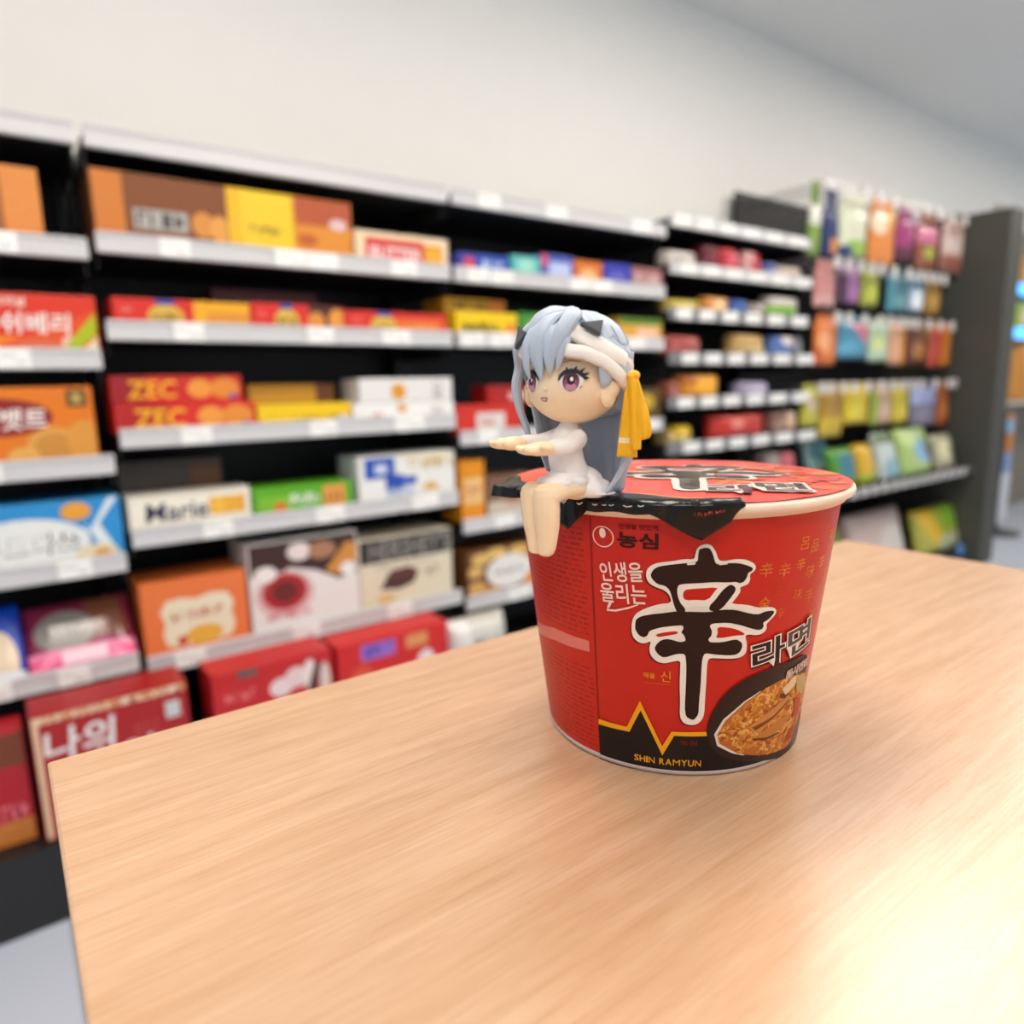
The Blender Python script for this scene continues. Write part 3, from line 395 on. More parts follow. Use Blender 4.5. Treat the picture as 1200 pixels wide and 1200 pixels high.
BAGS=[
(2985,85,1643,218,1800,'snack_bag','green snack bag with a white top,first on the topmost pegs','7a9c3c',[('r',0,0.6,1,1,'d8d8d0')]),
(3093,128,1649,203,1800,'snack_bag','navy snack bag on the topmost pegs beside a green one','1c2c64',[('r',0.4,0.1,1,0.4,'dc8c40')]),
(3227,252,1666,232,1800,'snack_bag','white and pale green snack bag on the topmost pegs','d8dcc0',[('e',0.6,0.2,0.4,0.15,'98c050'),('r',0,0,0.45,0.2,'283c74')]),
(3498,260,1649,282,1800,'snack_bag','orange snack bag on the topmost pegs','e0883c',[('e',0.3,0.7,0.3,0.2,'ecd8b8'),('r',0.6,0.7,1,1,'e8a82c')]),
(3768,190,1693,220,1800,'snack_bag','magenta snack bag on the topmost pegs right of the orange one','9c3470',[('r',0,0.0,1,0.3,'5c1c3c'),('r',0.6,0.5,1,0.9,'cc6c98')]),
(3986,255,1661,229,1800,'snack_bag','brown snack bag with a pink top on the topmost pegs','8c5038',[('r',0,0.6,1,1,'c87090'),('e',0.5,0.4,0.25,0.15,'a8b050')]),
(4283,269,1675,249,1800,'snack_bag','pale pink and brown snack bag,last on the topmost pegs','c8a8a0',[('r',0,0,1,0.35,'905848'),('k',0.5,0.6,0.8,0.3,'e4d8d4')]),
(3047,179,1430,160,1800,'snack_bag','salmon pink snack bag,first on the second pegs','c88884',[('r',0,0,1,0.3,'d8a8a0')]),
(3247,193,1455,150,1800,'snack_bag','violet snack bag on the second pegs','a468a4',[('r',0,0,0.35,1,'4c2c48')]),
(3458,165,1449,164,1800,'snack_bag','olive lime snack bag on the second pegs','a0a83c',[('e',0.5,0.4,0.3,0.3,'b8c048')]),
(3713,217,1432,180,1800,'snack_bag','teal snack bag on the second pegs','3c7484',[('r',0.0,0,0.3,1,'4c8c9c'),('e',0.6,0.3,0.3,0.2,'6ca0a8')]),
(3950,165,1445,169,1800,'snack_bag','pale blue-white snack bag on the second pegs','a8c0d4',[('e',0.5,0.35,0.4,0.3,'e4ecf0'),('r',0,0.7,1,1,'5c7c98')]),
(4138,175,1431,170,1800,'snack_bag','dull gold snack bag,last on the second pegs','94702c',[('e',0.5,0.5,0.35,0.3,'b89048')]),
(3070,191,1168,197,1800,'snack_bag','vivid orange snack bag,first on the third pegs','e07828',[('e',0.35,0.55,0.25,0.3,'eca878'),('r',0.0,0,0.3,0.4,'c85c1c')]),
(3267,288,1197,173,1800,'snack_bag','blue and pink snack bag on the third pegs','4c90b0',[('p','dc7890',[(0.3,1),(1,1),(1,0.3)]),('e',0.3,0.3,0.3,0.2,'5ca4c4')]),
(3565,200,1185,189,1800,'snack_bag','mint white snack bag on the third pegs','bcd4b8',[('e',0.4,0.5,0.3,0.2,'d8e090')]),
(3776,167,1168,208,1800,'snack_bag','peach snack bag with an orange right edge on the third pegs','e0a884',[('r',0.6,0,1,1,'e0962c')]),
(3954,259,1168,198,1800,'snack_bag','dark brown snack bag on the third pegs','642c14',[('e',0.5,0.4,0.3,0.25,'a87038'),('r',0.5,0.7,1,1,'7c5c20')]),
(4225,282,1158,207,1800,'snack_bag','amber snack bag with a red left half,last on the third pegs','d07c28',[('r',0,0,0.45,1,'b84838')]),
(2992,144,887,169,1800,'snack_bag','yellow-green snack bag,first on the fourth pegs','bcb83c',[('e',0.5,0.6,0.3,0.2,'d8c0a0')]),
(3145,208,828,229,1800,'snack_bag','golden brown snack bag hanging low on the fourth pegs','b88c28',[('r',0,0,1,0.4,'c8ac2c'),('r',0.6,0.4,1,1,'a87c2c')]),
(3357,250,878,178,1800,'snack_bag','bright yellow snack bag on the fourth pegs','d4b81c',[('e',0.4,0.4,0.3,0.3,'e0d030')]),
(3626,217,861,177,1800,'snack_bag','beige snack bag with lime edges on the fourth pegs','c0a080',[('r',0,0,0.25,1,'94ac30'),('e',0.6,0.4,0.3,0.25,'d8b0a0')]),
(3852,184,860,174,1800,'snack_bag','mustard snack bag on the fourth pegs','c8b428',[('e',0.5,0.3,0.3,0.3,'dcc440')]),
(4056,327,827,215,1800,'snack_bag','grey lavender snack bag with a blue-white top on the fourth pegs','706c84',[('r',0.0,0.6,0.8,1,'a8b0dc'),('e',0.5,0.3,0.3,0.25,'908ca4')]),
(4395,136,824,193,1800,'snack_bag','narrow rust snack bag,last on the fourth pegs','b05c24',[('e',0.5,0.5,0.3,0.3,'c87c38')]),
(3186,188,686,140,1830,'snack_bag','pale teal snack bag lying in the display tray','88a8a8',[('e',0.5,0.7,0.4,0.2,'4c8498')]),
(3164,214,635,140,1700,'snack_bag','green snack bag with a blue square standing in the tray','4c9034',[('r',0.25,0.3,0.9,0.85,'3c7890')]),
(3410,145,606,172,1700,'snack_bag','yellow snack bag standing in the tray','d8ac28',[('r',0,0,1,0.3,'a8b838')]),
(3581,183,571,255,1680,'snack_bag','white and blue snack bag standing in the tray','c4d0d0',[('e',0.5,0.3,0.4,0.2,'88b0c0'),('r',0,0.8,1,1,'5c7450')]),
(3805,342,587,245,1680,'snack_bag','leafy green and blue snack bag,biggest in the tray','a8c478',[('p','8cb8dc',[(0.2,0.9),(0.6,0.9),(0.9,0.3),(0.5,0.3)]),('e',0.3,0.8,0.25,0.15,'c8dc90'),('p','2c5454',[(0.6,0.9),(1,0.4),(1,0.2),(0.85,0.3)])]),
(4202,235,575,205,1680,'snack_bag','cream and grey snack bag at the right end of the tray','a8a48c',[('e',0.4,0.6,0.3,0.3,'d4d0a8'),('r',0.6,0.2,1,0.7,'5c6058')]),
(3186,178,316,112,1700,'snack_bag','lime green bag on the lowest deck just above the table end','78982c',[('r',0.6,0.3,1,1,'7c2c30')]),
(3366,582,216,202,1680,'snack_bag','big dusty pink bag on the lowest deck','c8b0a8',[('e',0.7,0.4,0.25,0.35,'d4ccc4'),('r',0.2,0,0.55,0.25,'a86868')]),
(4050,574,95,263,1680,'snack_bag','big yellow and green bag at the end of the lowest deck','a8a83c',[('p','d8b020',[(0,1),(0.35,1),(0.55,0.3),(0.3,0.2)]),('r',0.55,0.5,1,1,'84b030'),('e',0.7,0.2,0.3,0.2,'b8bc98')]),
]
GLYPH_WHITE=[[(7.5,90.8),(8.1,93.8),(10.4,95.1),(12.6,94.7),(14.3,91.9),(15.3,88.8),(17.2,88.5),(21.6,89.2),(25.1,88.6),(28.0,86.9),(28.8,85.3),(28.0,83.8),(26.6,83.0),(27.1,80.8),(26.4,79.2),(24.4,78.5),(23.5,78.2),(23.9,76.9),(23.4,75.7),(21.8,73.3),(20.8,72.1),(26.9,71.3),(31.7,69.5),(34.4,69.5),(38.1,68.9),(39.9,67.4),(39.4,65.5),(37.1,63.6),(35.8,62.4),(36.5,60.4),(34.5,58.7),(31.7,58.6),(28.9,59.3),(27.3,59.0),(28.4,56.2),(28.8,52.8),(27.9,50.9),(25.3,49.9),(18.9,50.4),(14.5,50.9),(13.7,49.2),(13.8,43.2),(13.8,32.8),(13.9,25.8),(11.1,22.7),(7.8,22.6),(5.5,23.6),(4.2,26.4),(4.3,32.7),(3.8,39.6),(3.9,47.1),(3.8,49.8),(0.8,49.0),(-2.2,48.0),(-5.2,48.8),(-7.3,51.2),(-7.6,54.2),(-6.7,57.0),(-9.4,55.4),(-11.8,55.7),(-14.0,58.1),(-14.1,62.7),(-13.1,66.2),(-11.0,68.4),(-7.5,70.4),(-3.5,72.0),(0.4,72.5),(-0.5,75.7),(-2.4,77.5),(-5.7,78.5),(-8.0,80.2),(-8.6,83.0),(-7.9,85.6),(-5.2,87.6),(0.2,88.5),(4.4,89.5),(7.3,89.3)]]
GLYPH_HOLES=[[(4.2,77.8),(8.0,78.3),(15.9,78.8),(14.7,77.1),(12.6,73.7),(8.1,74.0),(5.4,73.7),(4.0,74.6)],[(16.4,63.3),(20.3,62.9),(24.1,61.8),(27.4,59.7),(26.6,59.2),(23.7,59.4),(18.2,58.7),(16.1,59.0),(16.9,60.4)],[(-5.5,59.6),(-1.7,60.9),(2.3,61.6),(2.9,60.5),(-1.1,59.5),(-4.3,58.6)]]
GLYPH_BLACK=[[(9.0,93.2),(10.5,93.7),(12.1,93.5),(13.3,91.3),(14.3,87.7),(16.2,87.3),(18.4,87.8),(21.8,87.6),(24.7,86.8),(27.6,85.4),(27.4,84.2),(25.9,83.6),(25.8,82.1),(24.8,80.3),(23.3,79.8),(21.8,80.5),(18.9,80.4),(14.4,80.7),(8.4,80.3),(4.6,80.1),(2.5,79.6),(2.0,77.7),(2.3,75.2),(3.2,72.7),(5.2,70.2),(4.4,68.2),(2.2,68.8),(1.0,71.9),(0.4,74.4),(-0.5,77.6),(-2.1,79.1),(-4.6,79.5),(-6.6,81.6),(-6.9,83.1),(-6.0,85.1),(-4.1,86.4),(0.2,87.3),(4.9,88.0),(8.4,88.4),(8.5,90.8),(8.6,92.6)],[(19.9,79.7),(21.7,78.7),(22.1,77.1),(20.0,73.7),(17.9,70.7),(15.7,69.2),(13.1,69.9),(13.3,71.8),(14.9,73.6),(17.4,77.6)],[(-12.3,64.9),(-10.4,66.5),(-5.2,68.0),(-1.8,69.2),(5.0,69.4),(13.4,69.2),(17.4,70.0),(22.2,69.8),(28.6,67.6),(32.0,66.9),(34.6,67.8),(38.3,67.6),(38.8,66.6),(36.6,64.3),(34.2,63.3),(34.8,62.0),(34.2,60.7),(32.5,60.6),(29.3,61.7),(25.2,63.4),(20.2,64.8),(14.6,64.7),(13.7,63.7),(14.7,61.8),(14.6,59.8),(13.5,58.5),(14.1,57.2),(18.4,57.0),(23.9,58.0),(26.3,56.4),(26.8,54.7),(26.0,52.5),(24.5,51.6),(21.9,51.5),(16.3,52.2),(12.6,52.9),(11.8,50.6),(11.7,46.6),(11.8,39.8),(11.5,32.9),(11.6,27.3),(9.7,24.6),(6.7,26.1),(6.1,30.0),(6.2,39.7),(6.1,47.9),(5.5,52.5),(2.5,52.4),(-2.2,50.4),(-4.3,51.6),(-5.7,53.8),(-4.9,55.8),(-3.1,57.7),(-0.5,58.3),(3.6,57.1),(5.6,57.8),(5.0,59.8),(3.8,61.1),(4.6,62.7),(4.3,64.0),(0.6,63.5),(-3.7,62.6),(-7.5,60.9),(-8.2,58.8),(-9.7,57.9),(-11.5,58.8),(-12.7,60.9),(-12.6,63.2)]]
GLYPH_DRY=[[(4.9,88.0),(7.8,88.2),(7.6,87.4),(5.2,87.2)],[(15.1,87.8),(18.4,88.1),(18.4,87.3),(15.7,87.1)],[(5.2,70.8),(8.8,71.5),(12.7,71.5),(13.3,70.2),(5.5,69.7)],[(-6.9,68.7),(-4.0,70.0),(1.0,70.8),(1.9,69.4),(-5.2,67.9)],[(18.5,71.0),(23.3,70.3),(25.9,68.7),(22.8,69.7),(18.6,70.0)]]
SEAM=[[(-28.3,102.9),(-27.6,103.0),(-31.0,-1.1),(-32.0,-1.4)]]
PINK_BAR=[[(-82.5,46.2),(-53.2,52.0),(-32.6,52.2),(-32.7,47.5),(-54.6,46.2),(-82.5,41.0)]]
ZIGZAG=[[(-30.6,18.7),(-17.2,18.8),(-11.4,31.2),(-2.5,12.6),(1.2,19.5),(15.0,19.8),(15.5,17.9),(2.3,17.7),(-2.4,8.6),(-11.2,27.2),(-16.2,16.8),(-30.8,16.3)]]
BASE_BLACK=[[(-30.8,16.7),(-16.5,17.1),(-11.1,27.9),(-2.4,9),(2.0,18.0),(16.1,18.3),(23.2,20.0),(69.3,7.9),(73.3,-2.2),(51.5,0.5),(33.4,1.8),(17.4,1.4),(2.7,0.8),(-12.1,0.6),(-24.2,-0.1),(-31.4,-0.0)]]
BOWL=[[(69.3,43.6),(48.9,44.7),(31.8,42.7),(21.7,36.7),(16.5,27.9),(14.9,20.6),(16.8,13.7),(22.4,8.4),(33.0,4.6),(48.3,1.6),(69.0,-2.0),(80.6,1.2),(68.4,29.6)]]
FOOD=[[(73.7,33.4),(53.4,38.0),(41.0,36.3),(30.2,31.4),(22.1,24.6),(19.0,18.5),(20.4,13.9),(27.4,9.7),(39.6,5.9),(53.8,3.7),(66.2,3.1),(71.2,13.1),(73.5,23.9)]]
RIMLINE=[[(30.1,32.1),(22.0,25.4),(18.3,18.6),(19.8,13.2),(26.7,8.7),(26.6,9.4),(20.8,13.9),(19.3,18.5),(22.8,24.5),(31.0,31.2)]]
# ================================================================== the shop
black = mat('17171a', .5, noise=.1); board = mat('1b1b1d', .45, noise=.1)
white_wall = mat('f3f2ee', .8, noise=.015, scale=8); ceil_m = mat('f4f4f2', .85, noise=.01, scale=8)
rail_m = mat('cfced0', .3, noise=.04, spec=.6); rail_d = mat('808084', .35, noise=.04); tag_m = mat('f5f5f2', .35, noise=.02); grey_m = mat('45453f', .55, noise=.06, scale=12)
steel = mat('9a9a9c', .3, metal=.9)
def struct(name, x0, y0, z0, x1, y1, z1, m):
    bm = bmesh.new(); box(bm, x0, y0, z0, x1, y1, z1); o = build(name, bm, m); o['kind'] = 'structure'; return o
struct('floor', -3, -3, -.05, 9, 2.36, 0, tiles())
struct('ceiling', -3, -3, 2.75, 9, 2.36, 2.8, ceil_m)
struct('wall_back', -3, 2.26, 0, 9, 2.36, 2.75, white_wall)
wn = bpy.data.objects.new('window_1', None); link(wn); wn.location = (9, -.3, 0); wn['kind'] = 'structure'     # glazed shop front at the right end
wf = mat('4a4c50', .4); gm = bpy.data.materials.new('clear_glass'); gm.use_nodes = True; gp = gm.node_tree.nodes['Principled BSDF']
gp.inputs['Transmission Weight'].default_value = 1; gp.inputs['Roughness'].default_value = 0; gp.inputs['IOR'].default_value = 1.02
bm = bmesh.new()
for k in range(5): box(bm, -.04, -2.7+k*1.33-.03, 0, .04, -2.7+k*1.33+.03, 2.75)
box(bm, -.04, -2.7, 0, .04, 2.65, .12); box(bm, -.04, -2.7, 2.6, .04, 2.65, 2.75); fo_ = build('window_frame', bm, wf, wn); fo_['kind'] = 'structure'
for k in range(4):
    bm = bmesh.new(); box(bm, -.004, -2.67+k*1.33, .12, .004, -2.7+(k+1)*1.33-.03, 2.6); build('window_pane', bm, gm, wn)['kind'] = 'structure'
struct('baseboard_back', 4.8, 2.245, 0, 9, 2.26, .09, mat('5a5a5c', .5))
p = struct('trim_1', 4.56, 1.585, 0, 4.75, 2.255, 2.0, grey_m)      # the dark panel that closes the row of shelves
lamp = emit('fff4e6', 12.5, 'lit_diffuser'); lframe = mat('e8e8e8', .4)
for i, (lx, ly, lab) in enumerate([(.2, .75, 'lit ceiling panel over the biscuit shelves, nearest the table'), (2.2, .75, 'lit ceiling panel over the middle of the candy shelves'), (4.2, .75, 'lit ceiling panel in front of the hanging snack bags'), (6.4, .6, 'lit ceiling panel past the dark end panel'), (-.9, -.9, 'lit ceiling panel behind and left of the camera'), (1.6, -1.1, 'lit ceiling panel behind and right of the camera')]):
    t = tag(empty('ceiling_light', (lx, ly, 2.75)), lab, 'ceiling light', 'ceiling light panels')
    bm = bmesh.new()
    for a in ((-.62, -.32, .62, -.3), (-.62, .3, .62, .32), (-.62, -.3, -.6, .3), (.6, -.3, .62, .3)): box(bm, a[0], a[1], -.03, a[2], a[3], 0)
    build('frame', bm, lframe, t)
    bm = bmesh.new(); box(bm, -.6, -.3, -.02, .6, .3, -.008); build('diffuser', bm, lamp, t)

# ------------------------------------------------------------------ shelving
YF = 1.792
RZ = {'L': [1.62, 1.39, 1.16, .928, .702, .458], 'C': [1.62, 1.408, 1.2226, .983, .751, .438], 'U': [1.62, 1.408, 1.222, .929, .655, .405], 'V': [1.665, 1.50, 1.335, 1.172, 1.005, .83, .60]}
UX = {'L': (-.70, .2105), 'C': (.2185, 1.1175), 'U': (1.1245, 2.036), 'V': (2.056, 2.975)}
UL = {'L': 'black shelving unit with white price rails at the left edge', 'C': 'black shelving unit holding the ZEC cracker boxes and the orange scalloped box', 'U': 'black shelving unit behind the doll, with small blue packs on its top rail', 'V': 'black candy shelving unit with six closely set price rails'}
for u, (xa, xb) in UX.items():
    t = tag(empty('shelving_unit', ((xa+xb)/2, YF, 0)), UL[u], 'shelving unit', 'black shop shelving along the wall')
    cx = (xa+xb)/2; top = 1.67 if u != 'V' else 1.72
    bm = bmesh.new(); box(bm, xa-cx, .41, 0, xb-cx, .43, top); build('back_panel', bm, black, t)
    for x in (xa+.012, xb-.012):
        bm = bmesh.new(); box(bm, x-cx-.012, .33, 0, x-cx+.012, .41, top)
        for k in range(40): box(bm, x-cx-.003, .3285, .1+k*.04, x-cx+.003, .3305, .115+k*.04)
        build('upright', bm, board, t)
    for r, z in enumerate(RZ[u]):
        bm = bmesh.new(); box(bm, xa-cx+.004, .012, z+.006, xb-cx-.004, .40, z+.030)
        for x in (xa-cx+.006, xb-cx-.009):      # bracket under each end
            box(bm, x, .04, z-.03, x+.003, .40, z+.006)
        s = build('shelf', bm, board, t)
        bm = bmesh.new(); box(bm, xa-cx+.004, 0, z, xb-cx-.004, .011, z+.045, bev=.003)
        box(bm, xa-cx+.005, -.003, z+.002, xb-cx-.005, .002, z+.008); box(bm, xa-cx+.005, -.003, z+.038, xb-cx-.005, .002, z+.043)
        build('price_rail', bm, rail_m if u != 'V' or r < 2 else rail_d, s)
        for (x, w) in ((q[0]/1000, q[1]/1000) for q in TAGS.get((u, r), [])):
            bm = bmesh.new(); mats = [tag_m]; box(bm, 0, -.0015, 0, w, .001, .040)
            rg = random.Random(int(x*1000)); P = Print(); P.scribble(w*.35, .027, w*.5, .007, 'c2c2c4', rg); P.scribble(w*.7, .012, w*.4, .009, 'b4b4b8', rg)
            P.put(bm, lambda a, b, o: V3((a, -.0017-o, b)), mats, {})
            build('price_tag', bm, mats, s, loc=(x-cx, -.0035, z+.002))
    if u in 'LCU':
        bm = bmesh.new(); box(bm, xa-cx, -.155, .0, xb-cx, .40, .178); build('base_deck', bm, board, t)
    else:
        bm = bmesh.new(); box(bm, xa-cx, 0, .0, xb-cx, .40, .13); build('base_deck', bm, board, t)
# the pegged unit for hanging bags
PX = (2.995, 4.55)
t = tag(empty('peg_unit', (3.77, YF, 0)), 'black pegged wall unit where bright snack bags hang in rows', 'shelving unit')
bm = bmesh.new(); box(bm, PX[0]-3.77, .41, 0, PX[1]-3.77, .43, 2.0); build('back_panel', bm, black, t)
HOOK_Z = [(1.95, 0, 7), (1.628, 7, 13), (1.388, 13, 19), (1.072, 19, 26)]     # hook height and the bags that hang on it
for z, i0, i1 in HOOK_Z:
    mids = [(q[0]+q[1]/2)/1000 for q in BAGS[i0:i1]]; lr = [(q[0]/1000, (q[0]+q[1])/1000) for q in BAGS[i0:i1]]
    xs = mids+[(a[1]+b_[0])/2 for a, b_ in zip(lr, lr[1:]) if b_[0]-a[1] > -.012]
    for x in sorted(xs):
        x -= 3.77
        bm = bmesh.new(); cyl(bm, (x, .41, z), (x, -.022, z), .003, n=8); cyl(bm, (x, -.022, z), (x, -.032, z+.006), .003, n=8)
        h = build('peg_hook', bm, steel, t)
        bm = bmesh.new(); box(bm, x-.027, -.036, z-.034, x+.027, -.033, z+.018, bev=.001); build('price_tag', bm, mat('cfcdca', .35), h)
bm = bmesh.new(); box(bm, PX[0]-3.77, -.13, .56, PX[1]-3.77, .40, .578); tr = build('tray', bm, board, t)
bm = bmesh.new(); box(bm, PX[0]-3.77, -.142, .55, PX[1]-3.77, -.131, .592); build('price_rail', bm, mat('5a5a5c', .35), tr)
for k in range(13):
    x = PX[0]-3.77+.2+k*.1
    bm = bmesh.new(); box(bm, x-.03, -.147, .552, x+.03, -.143, .592, bev=.001); build('price_tag', bm, mat('cfcdca', .35), tr)
bm = bmesh.new(); box(bm, PX[0]-3.77, -.13, 0, PX[1]-3.77, .40, .10); dk = build('base_deck', bm, board, t)
bm = bmesh.new(); cyl(bm, (.70, -.132, .10), (.70, -.145, .10), .034, n=28); build('round_tag', bm, mat('5a9ad8', .35), dk)['label'] = 'round sky blue tag'

# ------------------------------------------------------------------ goods on the shelves
GROUPS = {'L': 'boxes on the left-hand shelving', 'C': 'boxes on the middle shelving', 'U': 'boxes on the shelving behind the doll', 'V': 'packs on the candy rails'}
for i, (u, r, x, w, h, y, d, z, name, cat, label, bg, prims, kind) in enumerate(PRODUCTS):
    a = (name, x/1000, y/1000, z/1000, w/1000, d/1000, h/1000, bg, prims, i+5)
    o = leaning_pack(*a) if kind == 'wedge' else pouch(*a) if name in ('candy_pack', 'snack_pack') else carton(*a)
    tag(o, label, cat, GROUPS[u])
for i, (x, w, z, h, y, name, label, bg, prims) in enumerate(BAGS):
    hang = i < 26; top = z+h
    if not hang: z = 578 if i < 32 else 100; h = top-z
    hz = [q[0] for q in HOOK_Z if q[1] <= i < q[2]]; hang = hz[0]+.012-top/1000 if hz else 0
    if not hang: z += 1
    o = pouch(name, x/1000, y/1000, z/1000, w/1000, .034 if hang else .08, h/1000, bg, prims, i+200, hang=hang, lean=0 if hang else .25)
    tag(o, label, 'snack bag', 'hanging snack bags' if hang else 'snack bags lying in the tray and on the deck')

# ------------------------------------------------------------------ beyond the dark end panel
rk = tag(empty('display_rack', (6.4, 1.95, 0)), 'pale rack with sky blue lit edges at the far right edge', 'rack')
glow = emit('58b4ff', 1.6, 'lit_blue_edge'); pale = mat('c9c4b8', .5)
bm = bmesh.new(); box(bm, -1.0, .27, 0, 1.2, .29, 2.2); build('back_panel', bm, mat('8a8478', .6), rk)
for z in (RKZ := (1.383, 1.68)):
    bm = bmesh.new(); box(bm, -1.0, .0, z, 1.2, .27, z+.02); sh = build('shelf', bm, pale, rk)
    bm = bmesh.new(); box(bm, -1.0, -.012, z-.025, 1.2, -.001, z+.05); build('light_strip', bm, glow, sh)
rg = random.Random(3)
for zi, z in enumerate(RKZ):
    for k in range(4):
        c = [('6c9c34', 'leaf green'), ('d8b43c', 'straw yellow'), ('a4b84c', 'yellow-green'), ('c88c3c', 'ochre')][(k+zi) % 4]
        o = pouch('snack_bag', 5.5+k*.26, 1.99, z+.021, .23, .07, .18+.03*((k*7+zi*3) % 3), c[0], [('e', .5, .5, .3, .25, 'e4d8a0')], 400+k+zi*10)
        tag(o, '%s bag, %s on the %s blue-lit rack shelf' % (c[1], ('first', 'second', 'third', 'fourth')[k], ('lower', 'upper')[zi]), 'snack bag', 'bags on the blue-lit rack')
for k in range(3):
    bm = bmesh.new()
    loft(bm, [(0, 0, .0), (0, 0, .05), (0, 0, .3), (0, 0, .45)], [(.12, .10), (.14, .11), (.13, .1), (.09, .05)], n=20, side=(1, 0, 0), rnd=False)
    o = build('paper_sack', bm, mat('c88a3c', .6, noise=.2, scale=14, bump=.3), rk if False else None, loc=(5.6+k*.3, 2.05, .92))
    tag(o, 'tan-orange sack, %s below the blue-lit shelves' % ('first', 'second', 'third')[k], 'sack', 'tan sacks on the rack')
bm = bmesh.new(); box(bm, -1.0, 0, .89, 1.2, .27, .918); build('shelf', bm, pale, rk)
for x in (-.98, 1.18):
    bm = bmesh.new(); box(bm, x-.02, 0, 0, x+.02, .04, 2.2); build('post', bm, pale, rk)
st = tag(empty('display_stand', (5.62, 1.84, 0)), 'slim floor stand with orange, blue and white panels beside the dark end panel', 'display stand')
bm = bmesh.new(); cyl(bm, (0, .03, .03), (0, .03, .86), .012, n=12); build('pole', bm, mat('3c3c40', .4), st)
bm = bmesh.new(); lathe(bm, [(.12, 0), (.12, .02), (.03, .035)], 32, close=True); build('base', bm, mat('3c3c40', .4), st)
for nm, z0, z1, c, w in (('upper_panel', .58, .84, 'd8842c', .10), ('middle_panel', .44, .575, '88a8dc', .10), ('lower_panel', .08, .435, 'd4d8e0', .13)):
    bm = bmesh.new(); box(bm, -w/2, -.006, z0, w/2, .006, z1, bev=.004); build(nm, bm, mat(c, .4), st)
bm = bmesh.new(); cyl(bm, (-.06, -.012, .76), (-.06, -.022, .76), .05, n=28); build('round_badge', bm, mat('8cc0ec', .35), st)

# ------------------------------------------------------------------ the table
TZ = .9496
tb = tag(empty('table', (.319, .0, 0)), 'light oak table in the foreground with straight grain', 'table')
bm = bmesh.new(); box(bm, -.319, -.42, TZ-.032, .319, .335, TZ, bev=.0012); build('tabletop', bm, wood(), tb)
for x in (-.27, .27):
    for y in (-.37, .285):
        bm = bmesh.new(); box(bm, x-.02, y-.02, 0, x+.02, y+.02, TZ-.032, bev=.002); build('leg', bm, mat('2a2a2c', .4, metal=.3), tb)
# ================================================================== the noodle cup
HC = .1099; RB = .0553; RN = .0679; ZN = HC-.004
cup = tag(empty('noodle_cup', (.2368, .2028, TZ), radians(-49.417)), 'big red instant noodle cup standing on the oak table', 'noodle cup')
red = mat('c22015', .4, coat=.05, spec=.3, noise=.05, scale=9)
def fold_cup(u, v, o):          # (u, v) millimetres on the unrolled wall
    a = u/62; r = RB+(RN-RB)*(v/1000)/ZN+o+.00005
    return V3((r*sin(a), -r*cos(a), v/1000))
def round_off(q, t=.25):
    return [p for a, b in zip(q, q[1:]+q[:1]) for p in ((a[0]*(1-t)+b[0]*t, a[1]*(1-t)+b[1]*t), (a[0]*t+b[0]*(1-t), a[1]*t+b[1]*(1-t)))]
GLYPH_WHITE = [round_off(round_off(q)) for q in GLYPH_WHITE]; GLYPH_HOLES = [round_off(q) for q in GLYPH_HOLES]; GLYPH_BLACK = [round_off(q, .2) for q in GLYPH_BLACK]
BOWL = [round_off(round_off(q)) for q in BOWL]; FOOD = [round_off(round_off(q)) for q in FOOD]
bm = bmesh.new(); mats = [red]; idx = {}
lathe(bm, [(RB-.004, .0035), (RB-.0025, .0012), (RB-.0012, 0), (RB, .0012)]+[(RB+(RN-RB)*k/12, ZN*max(.012, k/12)) for k in range(1, 13)], 160)
rng = random.Random(8)
P = Print()
P.poly([(-118, 103.5), (-92, 103.5), (-60, 103.5), (-28.6, 103.5), (-31.8, .6), (-60, .6), (-92, .6), (-118, .6)], 'c3281c')       # ingredients side panel
P.up(); P.hold = True
for k in range(44):                                                                           # rows of print too small to read
    v = 98-k*2.15
    if 40 < v < 55: continue
    u = -100
    while u < -32.5-(103-v)*.02:
        w = rng.uniform(1.2, 5); P.rect(u, v-.42, min(u+w, -31.4-(103-v)*.008), v+.42, rng.choice(['a2221a', 'aa251c', '9a2018'])); u += w+rng.uniform(.5, 1.6)
P.hold = False
for k in range(0): P.rect(-98+k*7.6, 5, -97.8+k*7.6, 40, 'a4261c')
for q in SEAM: P.poly(q, '8f1e16')
for q in PINK_BAR: P.poly(q, 'dc7a70')
# faint orange seal characters on the right
P.up(); P.hold = True
for (u, v, s, ch, c) in ((33, 84, 9, '辛', 'd4602a'), (41, 83, 9, '辛', 'd2622c'), (49, 84, 8, '辛', 'd4702c'), (49.5, 92, 8, '呂', 'd8742c'), (56, 90, 8, '品', 'd87a34'), (56, 80, 9, '味', 'd66c30'), (34, 71, 8, '숙', 'd8781f'), (42, 66, 7, '辛', 'cc4c24'), (50, 72, 8, '味', 'd4602a'), (58, 70, 9, '辛', 'd86a30'), (40, 75, 6, '品', 'c94420'), (63, 60, 8, '呂', 'd8742c'), (64, 82, 9, '辛', 'dc7a3a'), (72, 75, 9, '品', 'dc7a3a'), (70, 92, 8, '味', 'dc7a3a')):
    P.text(ch, u, v, s*.62, c, bold=.01)
P.hold = False
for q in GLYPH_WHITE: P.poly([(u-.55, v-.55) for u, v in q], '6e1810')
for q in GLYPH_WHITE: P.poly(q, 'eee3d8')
for q in GLYPH_HOLES: P.poly(q, 'c22015')
for q in GLYPH_BLACK: P.poly(q, '2a1510')
for q in GLYPH_DRY: P.poly(q, 'e6dacf')
P.ring(-23.3, 96, 4.0, 4.1, .45, 'f4c9b4'); P.oval(-23.4, 97.4, 1.2, 1.9, 'efe0d0')
